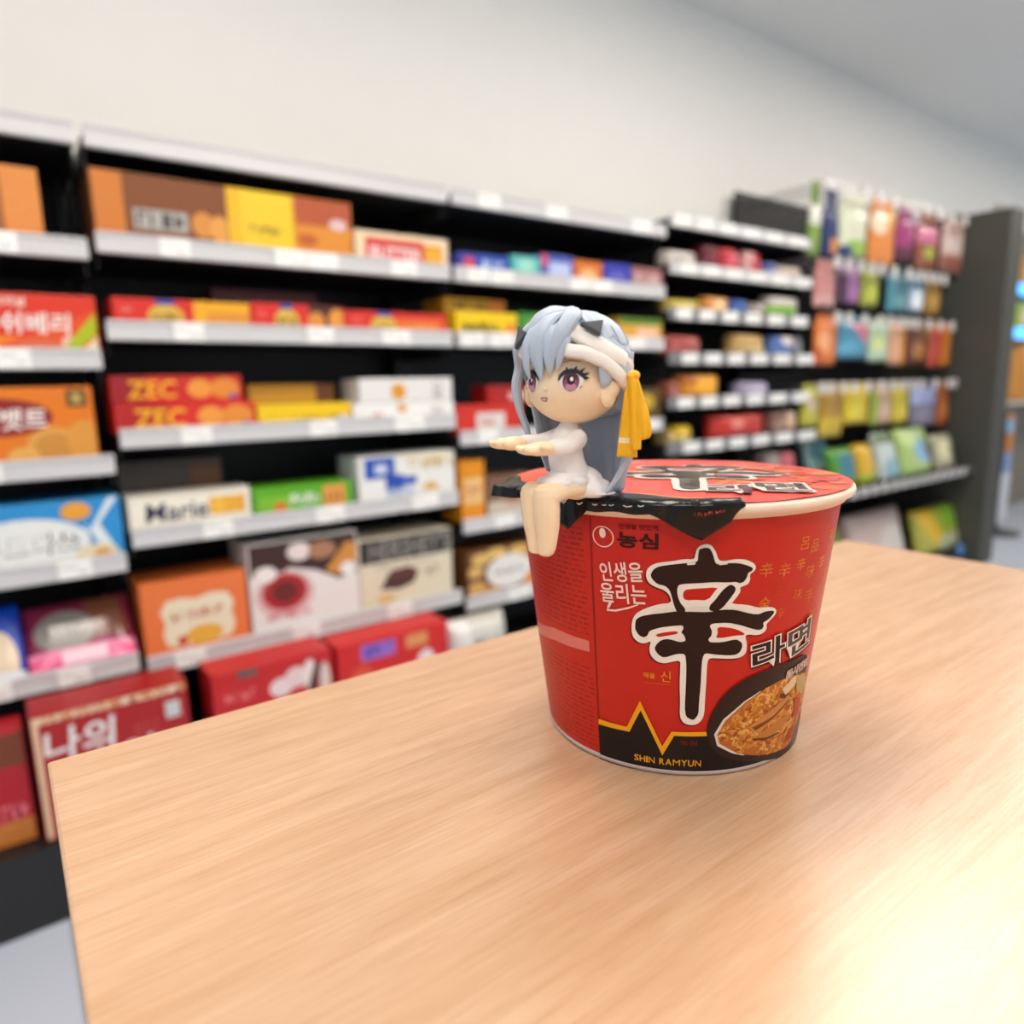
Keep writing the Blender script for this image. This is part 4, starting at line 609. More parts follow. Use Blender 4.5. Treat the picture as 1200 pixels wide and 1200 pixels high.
P.text('농심', -11.2, 95.6, 5.6, '3a120c', w=13.4, bold=.03)
P.text('인생을 맛있게', -11.0, 100.6, 1.9, '641510', w=13, bold=.02)
# the white brush slogan
P.text('인생을', -17.4, 83.0, 7.4, 'f4d2c6', w=15.5, rot=.1, bold=.016); P.text('울리는', -17.0, 74.6, 7.6, 'f4d2c6', w=17, rot=.06, bold=.016)
P.stroke([(-21.5, 71.0), (-22.6, 68.6), (-23.2, 67.2), (-20, 67.4), (-15, 69.2), (-11.3, 71.0)], [1, 1, .9, .8, .7, .4], 'f4d2c6')
P.text('매울', -7.6, 42.6, 2.3, 'e08a1c', bold=.02); P.text('신', -1.4, 42.8, 4.4, 'e0921c', bold=.0); P.rect(-9.6, 39.4, .6, 39.6, 'c8701c')
for q in BASE_BLACK: P.poly(q, '1d1512')
P.poly([(60, 8), (69, 7.5), (95, 7), (95, .8), (60, .8)], '1d1512')
for q in ZIGZAG: P.poly(q, 'eda51a')
P.text('농심', 8.2, 14.9, 2.2, '6e1a14', w=6.5, bold=.02)
su = -14.4
for ch, wd in zip('SHIN RAMYUN', (2.0, 2.6, .8, 2.7, 1.2, 2.2, 2.8, 3.3, 2.5, 2.6, 2.7)):
    if ch != ' ': P.text(ch, su+wd/2, 5.9, 2.7, 'e8a020', w=wd*.9 if ch != 'I' else .6, bold=0 if ch in 'MN' else .016)
    su += wd+.28
# the bowl of noodles
for q in BOWL: P.poly(q, '33211b')
for q in FOOD: P.poly(q, 'b8682c')
fp = FOOD[0]
P.stroke([(37, 34.8), (30.2, 31.4), (22.1, 24.6), (19.0, 18.5), (20.4, 13.9), (27.4, 9.7), (33, 7.6)], [.3, .7, 1.1, 1.3, 1.2, .9, .3], 'ded4cc')
def inside(u, v):
    c = False; j = len(fp)-1
    for i in range(len(fp)):
        if (fp[i][1] > v) != (fp[j][1] > v) and u < (fp[j][0]-fp[i][0])*(v-fp[i][1])/(fp[j][1]-fp[i][1])+fp[i][0]: c = not c
        j = i
    return c
L0 = P.layer+1; P.hold = True
for k in range(520):
    P.layer = L0+k % 10
    u = rng.uniform(20, 72); v = rng.uniform(5, 38)
    if not inside(u, v): continue
    c = rng.choice(['d8923c', 'e0a04a', 'c87a30', 'a4501f', 'd08838', 'e4ae60'])
    a0 = rng.uniform(0, 6.28); rr = rng.uniform(1.2, 2.4); sw = rng.uniform(1.5, 3)
    pts = [(u+rr*cos(a0+sw*t/5), v+rr*.8*sin(a0+sw*t/5)) for t in range(6)]
    if all(inside(*q) for q in pts): P.stroke(pts, rng.uniform(.7, 1.3), c)
P.hold = False; P.layer = L0+11
P.poly([(33, 20), (41, 24), (54, 29), (57, 27), (48, 21), (38, 16.5)], 'c98444'); P.poly([(35, 19.5), (46, 22.2), (55, 27), (55, 26), (46, 20.8), (37, 17.8)], '7c4420')
P.poly([(37, 15), (50, 19), (58, 20), (60, 17.5), (50, 14), (42, 12)], 'bf7838'); P.poly([(36, 14.6), (44, 13.2), (52, 13.6), (52, 12.8), (43, 12), (36, 13.6)], '6c3818')
P.poly([(49, 33), (56, 36.5), (60, 36), (58, 32), (52, 29.5)], 'e0c49a'); P.poly([(48.5, 31.5), (52, 29.8), (55, 30.6), (52, 28.2), (48.6, 29.4)], '54301c')
P.poly([(58, 36), (66, 35), (70, 29), (66, 26), (60, 30)], 'b9a060'); P.poly([(60, 26), (67, 24), (68, 17), (62, 16)], 'b4442a'); P.poly([(60, 12), (68, 11), (67, 6), (58, 6.5)], 'a8401f')
# product name beside the character
for dx, h_, o_ in ((.6, '5c130d', .07), (0, 'ece1d6', .055)):
    P.text('라', 38.6+dx, 50.6-dx, 11.6, h_, w=14.6, off=o_, rot=.14); P.text('면', 55.5+dx, 53.2-dx, 11.8, h_, w=14.6, off=o_, rot=.16)
P.text('라', 38.6, 50.6, 11.6, '2b1611', w=14.6, rot=.14, bold=.02); P.text('면', 55.5, 53.2, 11.8, '4c423c', w=14.6, rot=.16, bold=.02)
P.text('큰사발면', 58.5, 39.4, 3.6, 'e8d8cc', w=16.5, off=.07, rot=.1); P.text('큰사발면', 58.5, 39.4, 3.6, '9c5a48', w=16.5, rot=.1, bold=.01)
P.put(bm, fold_cup, mats, idx, gap=.000012, cut=(2.2,), rough=.4, coat=.05, spec=.18)
build('cup_body', bm, mats, cup)
bm = bmesh.new(); lathe(bm, [(RB-.0035, .0006), (RB-.0008, -.0001), (RB+.0006, .0006), (RB+.0007, .0022), (RB+.0001, .0026)], 128); build('base_ring', bm, mat('b9a9a4', .3), cup)['label'] = 'thin grey ring around the foot'
bm = bmesh.new(); lathe(bm, [(RN-.0012, ZN-.0012), (RN+.0014, ZN-.0018), (.0708, HC-.0041), (.0721, HC-.0034), (.0726, HC-.0022), (.0722, HC-.0008), (.0706, HC), (.069, HC-.0002), (.0668, HC-.0024)], 160)
build('rim', bm, mat('f0d9c4', .5), cup)['label'] = 'cream rolled rim'
# printed paper lid
ZL = HC+.0003
def fold_lid(x, y, o):
    r = sqrt(x*x+y*y); return V3((x/1000, y/1000, ZL+o+.0006*max(0, 1-(r/71)**2)+.00018*sin(x*.21+1)*sin(y*.13)))
bm = bmesh.new(); mats = [mat('e04638', .36, coat=.35)]; idx = {}
N = 120; RG = [0, 12, 24, 36, 46, 54, 61, 66, 69.5, 71.3]
rings = [[bm.verts.new(fold_lid(r*cos(2*pi*k/N), r*sin(2*pi*k/N), 0)) for k in range(N)] for r in RG[1:]]
c0 = bm.verts.new(fold_lid(0, 0, 0))
for k in range(N):
    bm.faces.new((c0, rings[0][k], rings[0][(k+1) % N])).smooth = True
    for a, b in zip(rings, rings[1:]): bm.faces.new((a[k], b[k], b[(k+1) % N], a[(k+1) % N])).smooth = True
P = Print()
P.hold = True
for k in range(80):
    P.layer = 1+k % 10
    x = rng.uniform(14, 66); y = rng.uniform(-35, 48)
    if x*x+y*y > 66**2: continue
    P.oval(x, y, rng.uniform(2, 7), rng.uniform(2, 6), rng.choice(['e8662c', 'e2502c', 'f08a3c', 'ea7434', 'd43a28', 'c83426']), n=12, rot=rng.uniform(0, 3))
P.hold = False; P.layer = 12
lid_pt = lambda u, v: (8+(u-10)*1.4, -6+(v-56)*1.22)
for q in GLYPH_WHITE: P.poly([lid_pt(*p) for p in q], 'eee6de')
for q in GLYPH_HOLES: P.poly([lid_pt(*p) for p in q], 'd93a2e')
for q in GLYPH_BLACK: P.poly([lid_pt(*p) for p in q], '241614')
for q in GLYPH_DRY: P.poly([lid_pt(*p) for p in q], 'ded4cc')
for tx, x in (('라', 22), ('면', 40)):
    P.text(tx, x, -42 + (x-22)*.35, 19, 'ece4dc', w=17, off=.09); P.text(tx, x, -42 + (x-22)*.35, 19, '33262c', w=17, bold=.03)
edge = [(-71, 0), (-66.5, -16), (-58, -33), (-44, -44), (-27.8, -51.5), (-8, -60.5), (8, -67), (20, -68.4)]
arc = [(71*cos(a), 71*sin(a)) for a in (radians(-73.6-(180-73.6)*k/30) for k in range(31))]
P.poly([p for p in edge]+arc[1:-1], '161415')
P.stroke([(x*1.0, y+.9) for x, y in edge[2:]], 1.5, 'eaa818')
P.text('농심', -24, 50, 6, 'f0dcd4', w=13)
P.put(bm, fold_lid, mats, idx, gap=.00003, cut=(6., 6.), rough=.3, coat=.5)
lid = build('lid', bm, mats, cup); lid['label'] = 'red printed paper lid with a black front edge'
# black foil edge folded over the rim, with three pull tabs
def tri(a, l, m, r): return max(0, min((a-l)/(m-l), (r-a)/(r-m)))
def fold_foil(a, s, o=0.):
    """a: degrees round from the front; s: 0 on the lid .. 1 at the hanging edge"""
    w = .0003*sin(a*.7)+.00012*sin(a*1.3+1)+.00012*sin(a*4.3)*max(0, sin(a*.31))
    drop = .0031+.0003*sin(a*.5)+.0080*tri(a, -39, -31, -24)**.9+.0092*tri(a, -6, 8, 18)
    drop *= min(1, max(.05, (19.5-a)/4))
    out = .0085*tri(a, -76, -66, -57); lift = .0012*tri(a, -76, -66, -57)
    if s < .35:
        k = s/.35; r = .067+.0052*k+out*.25*k; z = ZL+.0005+.0008*sin(k*pi)+w*.5*k
    elif s < .55:
        k = (s-.35)/.2; r = .0722+.0014*sin(k*pi/2)+out*(.25+.5*k); z = ZL+.0005-.0012*k+w*.6
    else:
        k = (s-.55)/.45; r = .0736-.0006*k+w*(.4+k)+out*(.75+.25*k)-.0012*k*tri(a, -6, 8, 18); z = ZL-.0007-(drop*(1-out*90))*k+w*.4+lift-.004*k*tri(a, -76, -66, -57)
    r += o; t = radians(a); return V3((r*sin(t), -r*cos(t), z+o*.4))
bm = bmesh.new(); mats = [mat('070708', .2, coat=.12, spec=.3, noise=.2, bump=.12, scale=150)]; idx = {}
A = [-82+k*.5 for k in range(203)]; S = [k/16 for k in range(17)]
G = [[bm.verts.new(fold_foil(a, s)) for s in S] for a in A]
for i in range(len(A)-1):
    for j in range(16): bm.faces.new((G[i][j], G[i+1][j], G[i+1][j+1], G[i][j+1])).smooth = True
P = Print()     # white print marks and painted glints along the fold
for a, s, l in ((-35, .5, 2.4), (-32.5, .56, 1.6), (-31.4, .5, 1.2), (-27, .6, 2), (-22, .62, 1.4), (-19, .62, 1.2), (-17, .62, 1.4), (-13, .6, 2.4), (-9, .58, 1.6)):
    P.stroke([(a, s), (a+l*.4, s+.04), (a+l, s-.01)], .045, 'd8d4d0')
P.scribble(9.5, .66, 8, .05, 'a8281e', random.Random(2))
P.put(bm, lambda a, s, o: fold_foil(a, s, o+.0002), mats, idx, gap=.00004, cut=(1., .05), rough=.25, coat=.5)
bmesh.ops.recalc_face_normals(bm, faces=bm.faces[:])
fo = build('foil_edge', bm, mats, lid); fo['label'] = 'glossy black folded edge with three pull tabs'
sd = fo.modifiers.new('thickness', 'SOLIDIFY'); sd.thickness = .00015; sd.offset = 1
# ================================================================== the little seated doll (built in millimetres)
def mm(bm):
    bmesh.ops.scale(bm, vec=(.001, .001, .001), verts=bm.verts[:]); return bm
def fuse(bm, voxel, smooth):
    """one continuous skin from overlapping pieces"""
    me = bpy.data.meshes.new('skin'); bm.to_mesh(me); bm.free(); o = bpy.data.objects.new('skin', me); C.objects.link(o)
    r = o.modifiers.new('remesh', 'REMESH'); r.mode = 'VOXEL'; r.voxel_size = voxel
    s = o.modifiers.new('smooth', 'SMOOTH'); s.iterations = smooth; s.factor = .5
    m2 = bpy.data.meshes.new_from_object(o.evaluated_get(bpy.context.evaluated_depsgraph_get()))
    out = bmesh.new(); out.from_mesh(m2); bpy.data.objects.remove(o); bpy.data.meshes.remove(me); bpy.data.meshes.remove(m2)
    return out
doll = tag(empty('doll_figurine', (.1745, .1870, TZ+HC+.0016), radians(180)), 'small silver-haired doll in a white dress sitting on the rim of the red noodle cup', 'figurine')
skin = mat('fde0bc', .5, noise=.015, sss=.15); hair_m = mat('b8c4d4', .48, noise=.03, scale=30); dress_m = mat('f3eeec', .5, noise=.015)
HY = radians(13); HX, HZ = 9., 42.5
def hp(az, el, off=0.):
    a, e = radians(az), radians(el)
    ch = 1+.06*max(0, -sin(2*e)) if e < 0 else 1
    x = cos(e)*cos(a)*(16.2*ch+off); y = cos(e)*sin(a)*(16.8*ch+off); z = sin(e)*((15.8 if e > 0 else 16.8)+off)
    if e < 0 and cos(a) > 0: x += .9*cos(a)*cos(e)*sin(-e)*2
    return V3((HX+x*cos(HY)-y*sin(HY), x*sin(HY)+y*cos(HY), HZ+z))
# ---- body: head, torso, arms, hands and legs in one skin
bm = bmesh.new()
NA, NE = 48, 30
ring = [[bm.verts.new(hp(360*i/NA, -88+176*j/(NE-1))) for i in range(NA)] for j in range(NE)]
for a, b in zip(ring, ring[1:]):
    for i in range(NA): bm.faces.new((a[i], a[(i+1) % NA], b[(i+1) % NA], b[i]))
bm.faces.new(ring[0][::-1]); bm.faces.new(ring[-1])
loft(bm, [(12, 0, 19), (11.4, 0, 23), (10.4, 0, 30)], [3.4, 2.9, 3.2])
loft(bm, [(8.5, 0, 3.4), (11.4, 0, 9), (13.2, 0, 14), (13.2, 0, 19.6), (12, 0, 24)], [(7.4, 5.6), (6.0, 5.4), (6.0, 5.4), (5.6, 4.6), (3, 3)], side=(0, 1, 0))
for s in (1, -1):
    loft(bm, [(7, s*3.8, 3.4), (14, s*3.8, 3.4), (20, s*3.7, 3.0), (25.2, s*3.5, 1.6)], [(4.2, 3.3), (4.3, 3.3), (4.5, 3.5), (4.6, 4.3)], side=(0, 1, 0))
    loft(bm, [(25.6, s*3.4, 2.4), (25.2, s*3.4, -3), (24.9, s*3.2, -8.5), (24.7, s*2.9, -13.5), (24.9, s*2.7, -17)], [(4.5, 4.6), (4.7, 4.8), (4.3, 4.5), (3.6, 3.7), (3.1, 3.3)], side=(0, 1, 0))
    loft(bm, [(24.8, s*2.8, -16.2), (26.0, s*2.8, -17.6), (26.8, s*2.8, -18.0)], [(2.7, 1.9), (2.7, 1.6), (2.2, 1.2)], side=(0, 1, 0))
def arm(sh, elb, wr, roll):
    """arm, flat upturned palm, four unequal fingers and a thumb from the side of the palm"""
    loft(bm, [sh, elb, wr], [2.7, 2.5, 2.2])
    w = V3(wr); d = (V3(wr)-V3(elb)); d.z *= .2; d.normalize(); up = V3((0, 0, 1)); l = up.cross(d).normalized()
    loft(bm, [w-d*1, w+d*2.2, w+d*5.8], [(2.3, 2.2), (3.6, 2.5), (4.0, 2.3)], side=l)
    for k, (o, ln) in enumerate(((-2.9, 5.0), (-.97, 6.7), (.97, 7.2), (2.9, 6.0))):
        if roll < 0: o = -o
        p = w+d*5.2+l*o*1.05
        loft(bm, [p, p+d*ln*.45-up*.15, p+d*ln*.8+up*.15, p+d*ln+up*.7], [1.75, 1.65, 1.45, 1.0], n=10)
    p = w+d*2.4+l*roll*3.2
    loft(bm, [p, p+l*roll*1.5+d*1.5+up*.4, p+l*roll*1.9+d*3.6+up*1.1], [1.5, 1.35, 1.0], n=10)
NEAR = ((12.2, 5.0, 20.8), (18.0, 6.4, 18.8), (24.6, 5.2, 18.4)); FAR = ((12.2, -5.0, 20.8), (19, -7.0, 19.2), (28.0, -6.4, 19.8))
arm(*NEAR, 1); arm(*FAR, -1)
for s in (1, -1):       # ears
    c = hp(78*s, -21, .4); ellipsoid(bm, c, (3.6, 1.7, 5.0)); c2 = hp(82*s, -14, 1.2); ellipsoid(bm, c2, (3.0, 1.4, 3.2))
ellipsoid(bm, hp(0, -16, -.3), (.9, .8, .7))
bm = fuse(bm, .32, 4)
body = build('body', mm(bm), skin, doll, smooth=True)
# ---- face
def face(az0, el0):
    c = cos(radians(el0))
    return lambda u, v, o: hp(az0+math.degrees(u/(16.8*c)), el0+math.degrees(v/(17.6)), .10+o)*.001
def eye(az, s):
    P = Print(); P.oval(.2*s, 0, 3.9, 3.4, 'f7efe9'); P.oval(0, -.1, 2.75, 3.35, '5c2234'); P.oval(0, -.9, 2.35, 2.45, 'a04a68'); P.oval(0, -1.9, 1.8, 1.3, 'cf8ea4')
    P.oval(0, .5, 1.35, 1.65, '2a0c18'); P.oval(.25, .75, .55, .7, 'ffffff')
    P.stroke([(x*s, y) for x, y in ((-4.1, .5), (-3.5, 1.9), (-2, 3.2), (0, 3.65), (2, 3.3), (3.7, 2.1), (4.9, .4))], [.5, 1.2, 1.5, 1.5, 1.5, 1.4, .4], '1c1216')
    for a, b in (((-1.2, 3.5), (-1.6, 5.0)), ((1.0, 3.6), (1.9, 5.1)), ((2.8, 2.9), (4.6, 4.5)), ((3.8, 2.0), (6.0, 2.7)), ((4.2, 1.2), (5.9, .9))):
        P.stroke([(a[0]*s, a[1]), ((a[0]+b[0])/2*s, (a[1]+b[1])/2), (b[0]*s, b[1])], [1.2, .8, .2], '1c1216')
    P.stroke([(2.9*s, -2.3), (3.6*s, -1.6)], [.3, .4], '5c4038')
    P.stroke([(-2.5*s, 6.6), (0, 7.2), (3.2*s, 6.6)], [.3, .35, .2], '8a6a58'); P.stroke([(-2.0*s, 9.0), (.6*s, 9.5), (3.6*s, 8.4)], [.3, .5, .2], '7c665c')
    bm = bmesh.new(); mats = []; P.put(bm, face(az, -7), mats, {}, gap=.04, cut=(1., 1.), rough=.25, coat=.4)
    build('eye', bm, mats, body)
eye(31, 1); eye(-24, -1)
P = Print(); P.poly([(-1.5, .4), (-.8, .75), (0, .45), (.8, .75), (1.5, .4), (1.2, -.5), (.5, -1.1), (-.4, -1.1), (-1.2, -.6)], '6a4a40'); P.poly([(-1.15, .3), (-.7, .45), (0, .15), (.7, .45), (1.15, .3), (.9, -.4), (.35, -.75), (-.3, -.75), (-.9, -.4)], 'e8b8a0')
bm = bmesh.new(); mats = []; P.put(bm, face(-4, -27), mats, {}, gap=.04, cut=(1., 1.)); build('mouth', bm, mats, body)
# ---- dress: fitted top, sleeves, skirt with a flared hem
bm = bmesh.new()
loft(bm, [(8.5, 0, 4), (11.4, 0, 9), (13.2, 0, 14), (13.2, 0, 20), (12, 0, 23.6)], [(8.4, 6.6), (6.8, 6.3), (6.7, 6.2), (6.4, 5.4), (4.3, 4.0)], side=(0, 1, 0))
for A_ in (NEAR, FAR):
    a, b, c = (V3(q) for q in A_)
    e = b.lerp(c, .82); loft(bm, [a, b, e], [3.7, 3.35, 2.9])
ellipsoid(bm, (12, 0, 6.0), (10, 8.6, 4.0)); ellipsoid(bm, (17.5, -.5, 5.6), (6.4, 8.0, 2.7)); ellipsoid(bm, (6.5, 0, 4.4), (7.6, 9.4, 6.5)); ellipsoid(bm, (3, 1.5, 1.2), (9, 11, 1.3)); ellipsoid(bm, (5, 6.5, 2.6), (6.4, 4.6, 4.0))
bm = fuse(bm, .4, 6)
for v in bm.verts:      # hem resting on the lid, soft folds
    if v.co.z < 8: v.co += V3((.25*sin(v.co.y*1.3), .25*sin(v.co.x*1.1), 0))
    v.co.z = max(v.co.z, -.1)
build('dress', mm(bm), dress_m, doll, smooth=True)
bm = bmesh.new()
pts = [(12+4.3*cos(t), 4.5*sin(t), 23.4-.9*cos(t)) for t in (2*pi*i/20 for i in range(21))]
loft(bm, pts, [(.5, .5)]*21, n=8, rnd=False); build('collar', mm(bm), dress_m, doll, smooth=True)
# ---- hair: grooved cap, locks, long back
hair = bpy.data.objects.new('hair', None); link(hair, doll)
def hairline(az):
    a = abs((az+180) % 360-180)
    K = [(0, 42), (38, 38), (62, 26), (84, 8), (100, -14), (125, -40), (180, -52)]
    for (x0, y0), (x1, y1) in zip(K, K[1:]):
        if a <= x1: return y0+(y1-y0)*(a-x0)/(x1-x0)
    return -52
def capoff(az, el): return 3.3+2.0*max(0, sin(radians(el)))+.32*abs(sin(radians(az)*11+el*.02))*cos(radians(el))**.5*(1 if el > -60 else 0)
bm = bmesh.new(); NA, NE = 180, 22; R = []
for j in range(NE+1):
    R.append([bm.verts.new(hp(360*i/NA, hairline(360*i/NA)+(89-hairline(360*i/NA))*j/NE, capoff(360*i/NA, hairline(360*i/NA)+(89-hairline(360*i/NA))*j/NE))) for i in range(NA)])
inn = [bm.verts.new(hp(360*i/NA, hairline(360*i/NA)+1, -.4)) for i in range(NA)]
for a, b in zip([inn]+R, R):
    for i in range(NA): bm.faces.new((a[i], a[(i+1) % NA], b[(i+1) % NA], b[i])).smooth = True
bm.faces.new(R[-1])
build('hair_cap', mm(bm), hair_m, hair)
def lock(pts, rads, n=40, flute=.07):
    """one sculpted strand: (az, el, offset) points on the head or free (x, y, z, 'f') points"""
    Q = [V3(p[:3]) if len(p) == 4 else hp(*p) for p in pts]
    k = len(pts)//2; N = (Q[k]-V3((HX, 0, Q[k].z-2))).normalized(); T = (Q[min(k+1, len(Q)-1)]-Q[k-1]).normalized(); S = T.cross(N).normalized()
    bm = bmesh.new(); loft(bm, Q, rads, n=n, side=S, flute=flute)
    build('hair_lock', mm(bm), hair_m, hair)
lock([(4, 74, 4.8), (-6, 58, 5.8), (-9, 42, 5.2), (-9, 27, 3.8), (-5, 10, 2.2), (-3, -3, 1.3)], [(3.5, 1.6), (4.6, 2.0), (4.8, 1.8), (4.0, 1.5), (2.2, .9), (.6, .4)])
lock([(0, 62, 5.0), (4, 46, 5.0), (8, 32, 4.1), (9, 14, 2.6), (8, 2, 1.4)], [(2.5, 1.3), (3.2, 1.6), (3.0, 1.5), (2.0, 1.0), (.5, .4)])
lock([(30, 80, 5.2), (34, 66, 6.6), (30, 52, 7.2), (21, 38, 6.2), (15, 24, 4.2), (12, 13, 2.6)], [(2.6, 1.6), (3.2, 2.0), (3.0, 1.8), (2.6, 1.5), (1.7, 1.1), (.5, .4)])
lock([(26, 42, 4.6), (25, 32, 4.2), (21, 20, 3.2), (17, 7, 1.8)], [(1.7, 1.1), (2.0, 1.2), (1.6, .9), (.5, .4)])
lock([(-24, 64, 4.8), (-26, 46, 5.0), (-26, 30, 4.2), (-23, 11, 2.8), (-21, -2, 1.6)], [(3.0, 1.6), (3.8, 1.8), (3.6, 1.6), (2.2, 1.0), (.5, .4)])
lock([(-40, 68, 5.0), (-48, 50, 5.6), (-56, 30, 5.2), (20.2, -16.4, 46, 'f'), (22.0, -16.6, 39, 'f'), (20.4, -16.8, 30.5, 'f'), (17.6, -16.8, 24, 'f'), (16.4, -16.4, 15.8, 'f')], [(3.4, 2.0), (4.2, 2.3), (4.2, 2.3), (3.4, 2.1), (2.8, 1.8), (2.2, 1.4), (1.7, 1.2), (.6, .5)])
lock([(64, 22, 3.0), (66, 12, 2.7), (68, 2, 2.2), (69, -6, 1.8), (70, -11, 1.4)], [(2.0, 1.0), (2.6, 1.2), (2.8, 1.2), (2.5, 1.0), (1.6, .7)])
lock([(4, 82, 5.4), (-14, 68, 6.2), (-28, 56, 6.0), (-38, 44, 5.2)], [(2.5, 1.8), (4.4, 2.4), (4.6, 2.4), (3.0, 1.6)])
lock([(60, 84, 5.0), (66, 66, 5.2), (70, 50, 4.7), (74, 36, 3.8)], [(2.4, 1.2), (4.6, 1.6), (5.0, 1.5), (4.0, 1.1)], flute=.16)
lock([(110, 82, 4.9), (104, 64, 5.0), (102, 46, 4.7), (100, 30, 3.9)], [(2.4, 1.2), (4.8, 1.5), (5.4, 1.5), (4.4, 1.1)], flute=.16)
lock([(160, 82, 4.9), (140, 64, 5.0), (136, 46, 4.7), (132, 30, 3.9)], [(2.4, 1.2), (4.8, 1.5), (5.4, 1.5), (4.4, 1.1)], flute=.16)
# long back hair: a thick grooved sheet curving round the back down to the lid
bm = bmesh.new(); KA, KZ = 96, 34
def back(i, j, side):
    az = 97+(297-97)*i/KA; f = j/KZ; a = radians(az)
    zt = 50.; zb = .5+2.4*abs(sin(a*4.3+.6))+(6 if az > 284 else 0); z = zt+(zb-zt)*f
    g = min(1, max(0, (50-z)/50))
    rx = 20.2-5.5*g-1.5*sin(g*pi)+(0 if z > 40 else 0); ry = 20.4-3.2*g-1.0*sin(g*pi)-5.5*max(0, g-.72)/.28
    cx = 8.6-5.0*g; w = .45*abs(sin(a*13+g*.8))*min(1, g*4)
    k = (w if side > 0 else -1.9-.2*sin(a*16))
    edge = min(1, min(i, KA-i)/4)
    k *= .25+.75*edge
    x = cos(a)*(rx+k); y = sin(a)*(ry+k); h = HY*(1-g)
    return V3((cx+x*cos(h)-y*sin(h), x*sin(h)+y*cos(h), z))
O_ = [[bm.verts.new(back(i, j, 1)) for i in range(KA+1)] for j in range(KZ+1)]; I_ = [[bm.verts.new(back(i, j, -1)) for i in range(KA+1)] for j in range(KZ+1)]
for j in range(KZ):
    for i in range(KA):
        bm.faces.new((O_[j][i], O_[j+1][i], O_[j+1][i+1], O_[j][i+1])).smooth = True
        bm.faces.new((I_[j][i+1], I_[j+1][i+1], I_[j+1][i], I_[j][i])).smooth = True
    bm.faces.new((I_[j][0], I_[j+1][0], O_[j+1][0], O_[j][0])).smooth = True; bm.faces.new((O_[j][KA], O_[j+1][KA], I_[j+1][KA], I_[j][KA])).smooth = True
for i in range(KA):
    bm.faces.new((O_[0][i], O_[0][i+1], I_[0][i+1], I_[0][i])); bm.faces.new((O_[KZ][i+1], O_[KZ][i], I_[KZ][i], I_[KZ][i+1]))
build('back_hair', mm(bm), hair_m, hair)
lock([(96, 12, 3.0), (100, -14, 4.0), (-.5, 18.6, 30, 'f'), (-.8, 18.4, 21, 'f'), (.2, 16.4, 12, 'f'), (2.4, 13.0, 4.8, 'f'), (5.0, 10.6, 1.2, 'f')], [(2.2, 1.3), (2.8, 1.7), (3.0, 1.9), (3.0, 1.9), (2.7, 1.7), (2.0, 1.2), (.7, .5)])
# ---- bands, ribbon, clips
band_m = mat('f4ebe3', .5, noise=.015); gold = mat('f9b90a', .42, noise=.03)
band = bpy.data.objects.new('headband', None); link(band, doll)
def strip(path, hw, off):
    Q = [hp(a, e, capoff(a, e)+off) for a, e in path]; bm = bmesh.new(); rows = []
    P_ = []
    for i in range(len(path)-1):
        for k in range(6): t = k/6; P_.append((path[i][0]*(1-t)+path[i+1][0]*t, path[i][1]*(1-t)+path[i+1][1]*t))
    P_.append(path[-1])
    for i, (a, e) in enumerate(P_):
        a0, e0 = P_[max(i-1, 0)]; a1, e1 = P_[min(i+1, len(P_)-1)]
        da, de = (a1-a0)*cos(radians(e)), e1-e0; q = sqrt(da*da+de*de); na, ne = -de/q, da/q
        row = []
        for k, o in ((-1.04, -1.6), (-1, .1), (-.92, .32), (0, .38), (.92, .32), (1, .1), (1.04, -1.6)):
            aa, ee = a+na*k*hw/max(.3, cos(radians(e))), e+ne*k*hw
            row.append(bm.verts.new(hp(aa, ee, 3.3+2.0*max(0, sin(radians(ee)))+off+o)))
        rows.append(row)
    for a, b in zip(rows, rows[1:]):
        for k in range(6): bm.faces.new((a[k], b[k], b[k+1], a[k+1])).smooth = True
    bm.faces.new(rows[0]); bm.faces.new(rows[-1][::-1]); bmesh.ops.recalc_face_normals(bm, faces=bm.faces[:])
    build('strap', mm(bm), band_m, band)
strip([(-110, 6), (-70, 20), (-35, 36), (-4, 47), (30, 47), (51, 35), (75, 21), (96, 12), (115, 8), (150, 4), (200, 0), (250, 2)], 7.8, .2)
strip([(27, 23), (44, 20.5), (61, 13), (78, 2), (97, -11)], 5.6, .8)
rb = bpy.data.objects.new('ribbon', None); link(rb, doll)
pale = mat('fbe3b4', .45)
def tail(pts, rads, nm='ribbon_tail', stripe=None):
    bm = bmesh.new(); loft(bm, pts, rads, n=18, side=(-.72, .69, 0), rnd=False)
    for v in bm.verts: v.co += V3((.69, .72, 0))*(.6*sin(v.co.z*.12+(v.co.y-v.co.x)*1.5))
    for f in bm.faces:
        if stripe and stripe[0] < f.calc_center_median().z < stripe[1]: f.material_index = 1
    build(nm, mm(bm), [gold, pale], rb)
K0 = hp(94, -3, 5.8); RT = V3((-.72, .69, 0))
tail([K0+RT*d+V3((0, 0, z)) for d, z in ((-.2, .5), (-.4, -6), (-.9, -13), (-1.4, -20), (-1.8, -26.5))], [(1.6, 1.2), (2.5, 1.2), (2.9, 1.1), (3.1, 1.0), (3.6, .7)], stripe=(K0.z-22.5, K0.z-19.5))
tail([K0+RT*d+V3((.9, .2, z)) for d, z in ((.3, .5), (1.4, -6), (2.8, -12), (4.2, -18), (4.8, -20.5))], [(1.6, 1.3), (2.6, 1.6), (3.1, 1.8), (2.9, 1.6), (1.5, .8)])
tail([K0+RT*d+V3((1.2, 1.0, z)) for d, z in ((0, 1.0), (.6, -5), (1.0, -12), (1.2, -20), (1.4, -24))], [(1.0, .8), (1.7, 1.0), (1.9, 1.0), (2.0, .9), (1.6, .7)])
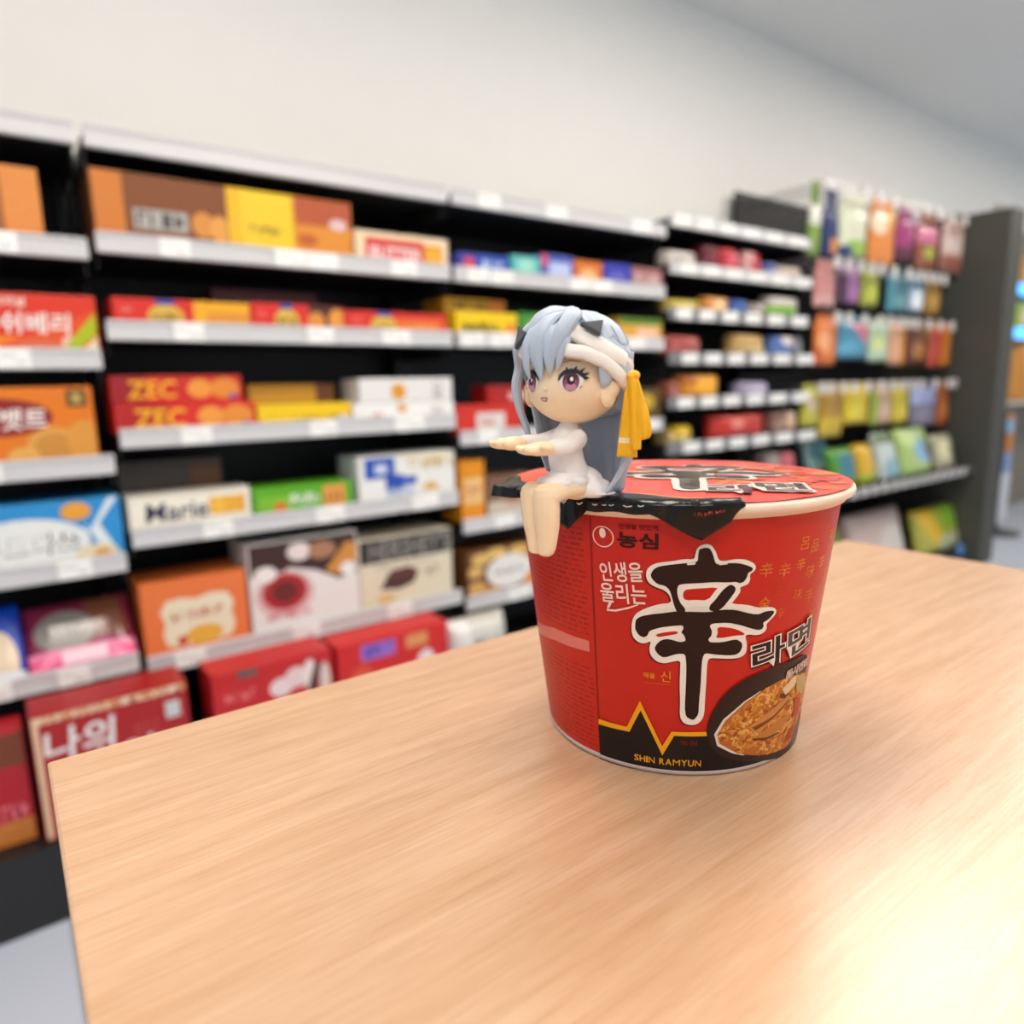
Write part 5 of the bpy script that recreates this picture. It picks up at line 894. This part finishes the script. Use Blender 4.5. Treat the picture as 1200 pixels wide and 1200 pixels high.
bm = bmesh.new(); ellipsoid(bm, K0+V3((0, .4, .6)), (2.4, 1.9, 1.7)); build('ribbon_knot', mm(bm), gold, rb, smooth=True)
clip_m = mat('4a4d50', .4, noise=.05)
def clip(az, el, tri_, off, tilt):
    bm = bmesh.new(); c = hp(az, el, off); nrm = (hp(az, el, off+1)-c).normalized(); r = V3((0, 0, 1)).cross(nrm).normalized(); u = nrm.cross(r)
    q = (nrm+r*tilt).normalized(); r2 = u.cross(q); lo, hi = [], []
    for a, b in tri_:
        lo.append(bm.verts.new(c+r2*a+u*b-q*.9)); hi.append(bm.verts.new(c+r2*a+u*b+q*.9))
    bm.faces.new(lo[::-1]); bm.faces.new(hi)
    for i in range(3): bm.faces.new((lo[i], lo[(i+1) % 3], hi[(i+1) % 3], hi[i]))
    bmesh.ops.bevel(bm, geom=bm.edges[:], offset=.2, segments=2, affect='EDGES')
    build('hair_clip', mm(bm), clip_m, doll)
clip(56, 42, [(-4.2, 1.7), (1.4, -3.6), (4.2, 2.9)], 6.4, 0)
clip(-44, 36, [(-4.0, 3.4), (2.6, -4.4), (3.4, 2.2)], 7.0, .5)
# ================================================================== daylight, camera
w = bpy.data.worlds.new('shop_air'); bpy.context.scene.world = w; w.use_nodes = True
bg = w.node_tree.nodes['Background']; bg.inputs['Color'].default_value = (.88, .94, 1, 1); bg.inputs['Strength'].default_value = .6
cd = bpy.data.cameras.new('camera'); cam = bpy.data.objects.new('camera', cd); C.objects.link(cam)
F = V3((.5818, .7940, -.1762)).normalized(); R_ = V3((.8040, -.5942, -.0231)); R_ = (R_-F*R_.dot(F)).normalized(); U_ = R_.cross(F)
cam.matrix_world = Matrix(((R_.x, U_.x, -F.x, 0), (R_.y, U_.y, -F.y, 0), (R_.z, U_.z, -F.z, 1.10), (0, 0, 0, 1)))
cd.sensor_width = 36; cd.lens = 36*815.45/1200; cd.clip_start = .01; cd.clip_end = 50
cd.dof.use_dof = True; cd.dof.focus_distance = .262; cd.dof.aperture_fstop = 5.8; cd.dof.aperture_blades = 0
sc = bpy.context.scene; sc.camera = cam
sc.view_settings.view_transform = 'Standard'; sc.view_settings.look = 'None'; sc.view_settings.gamma = 1; sc.view_settings.use_curve_mapping = False
sc.view_settings.exposure = 0.0
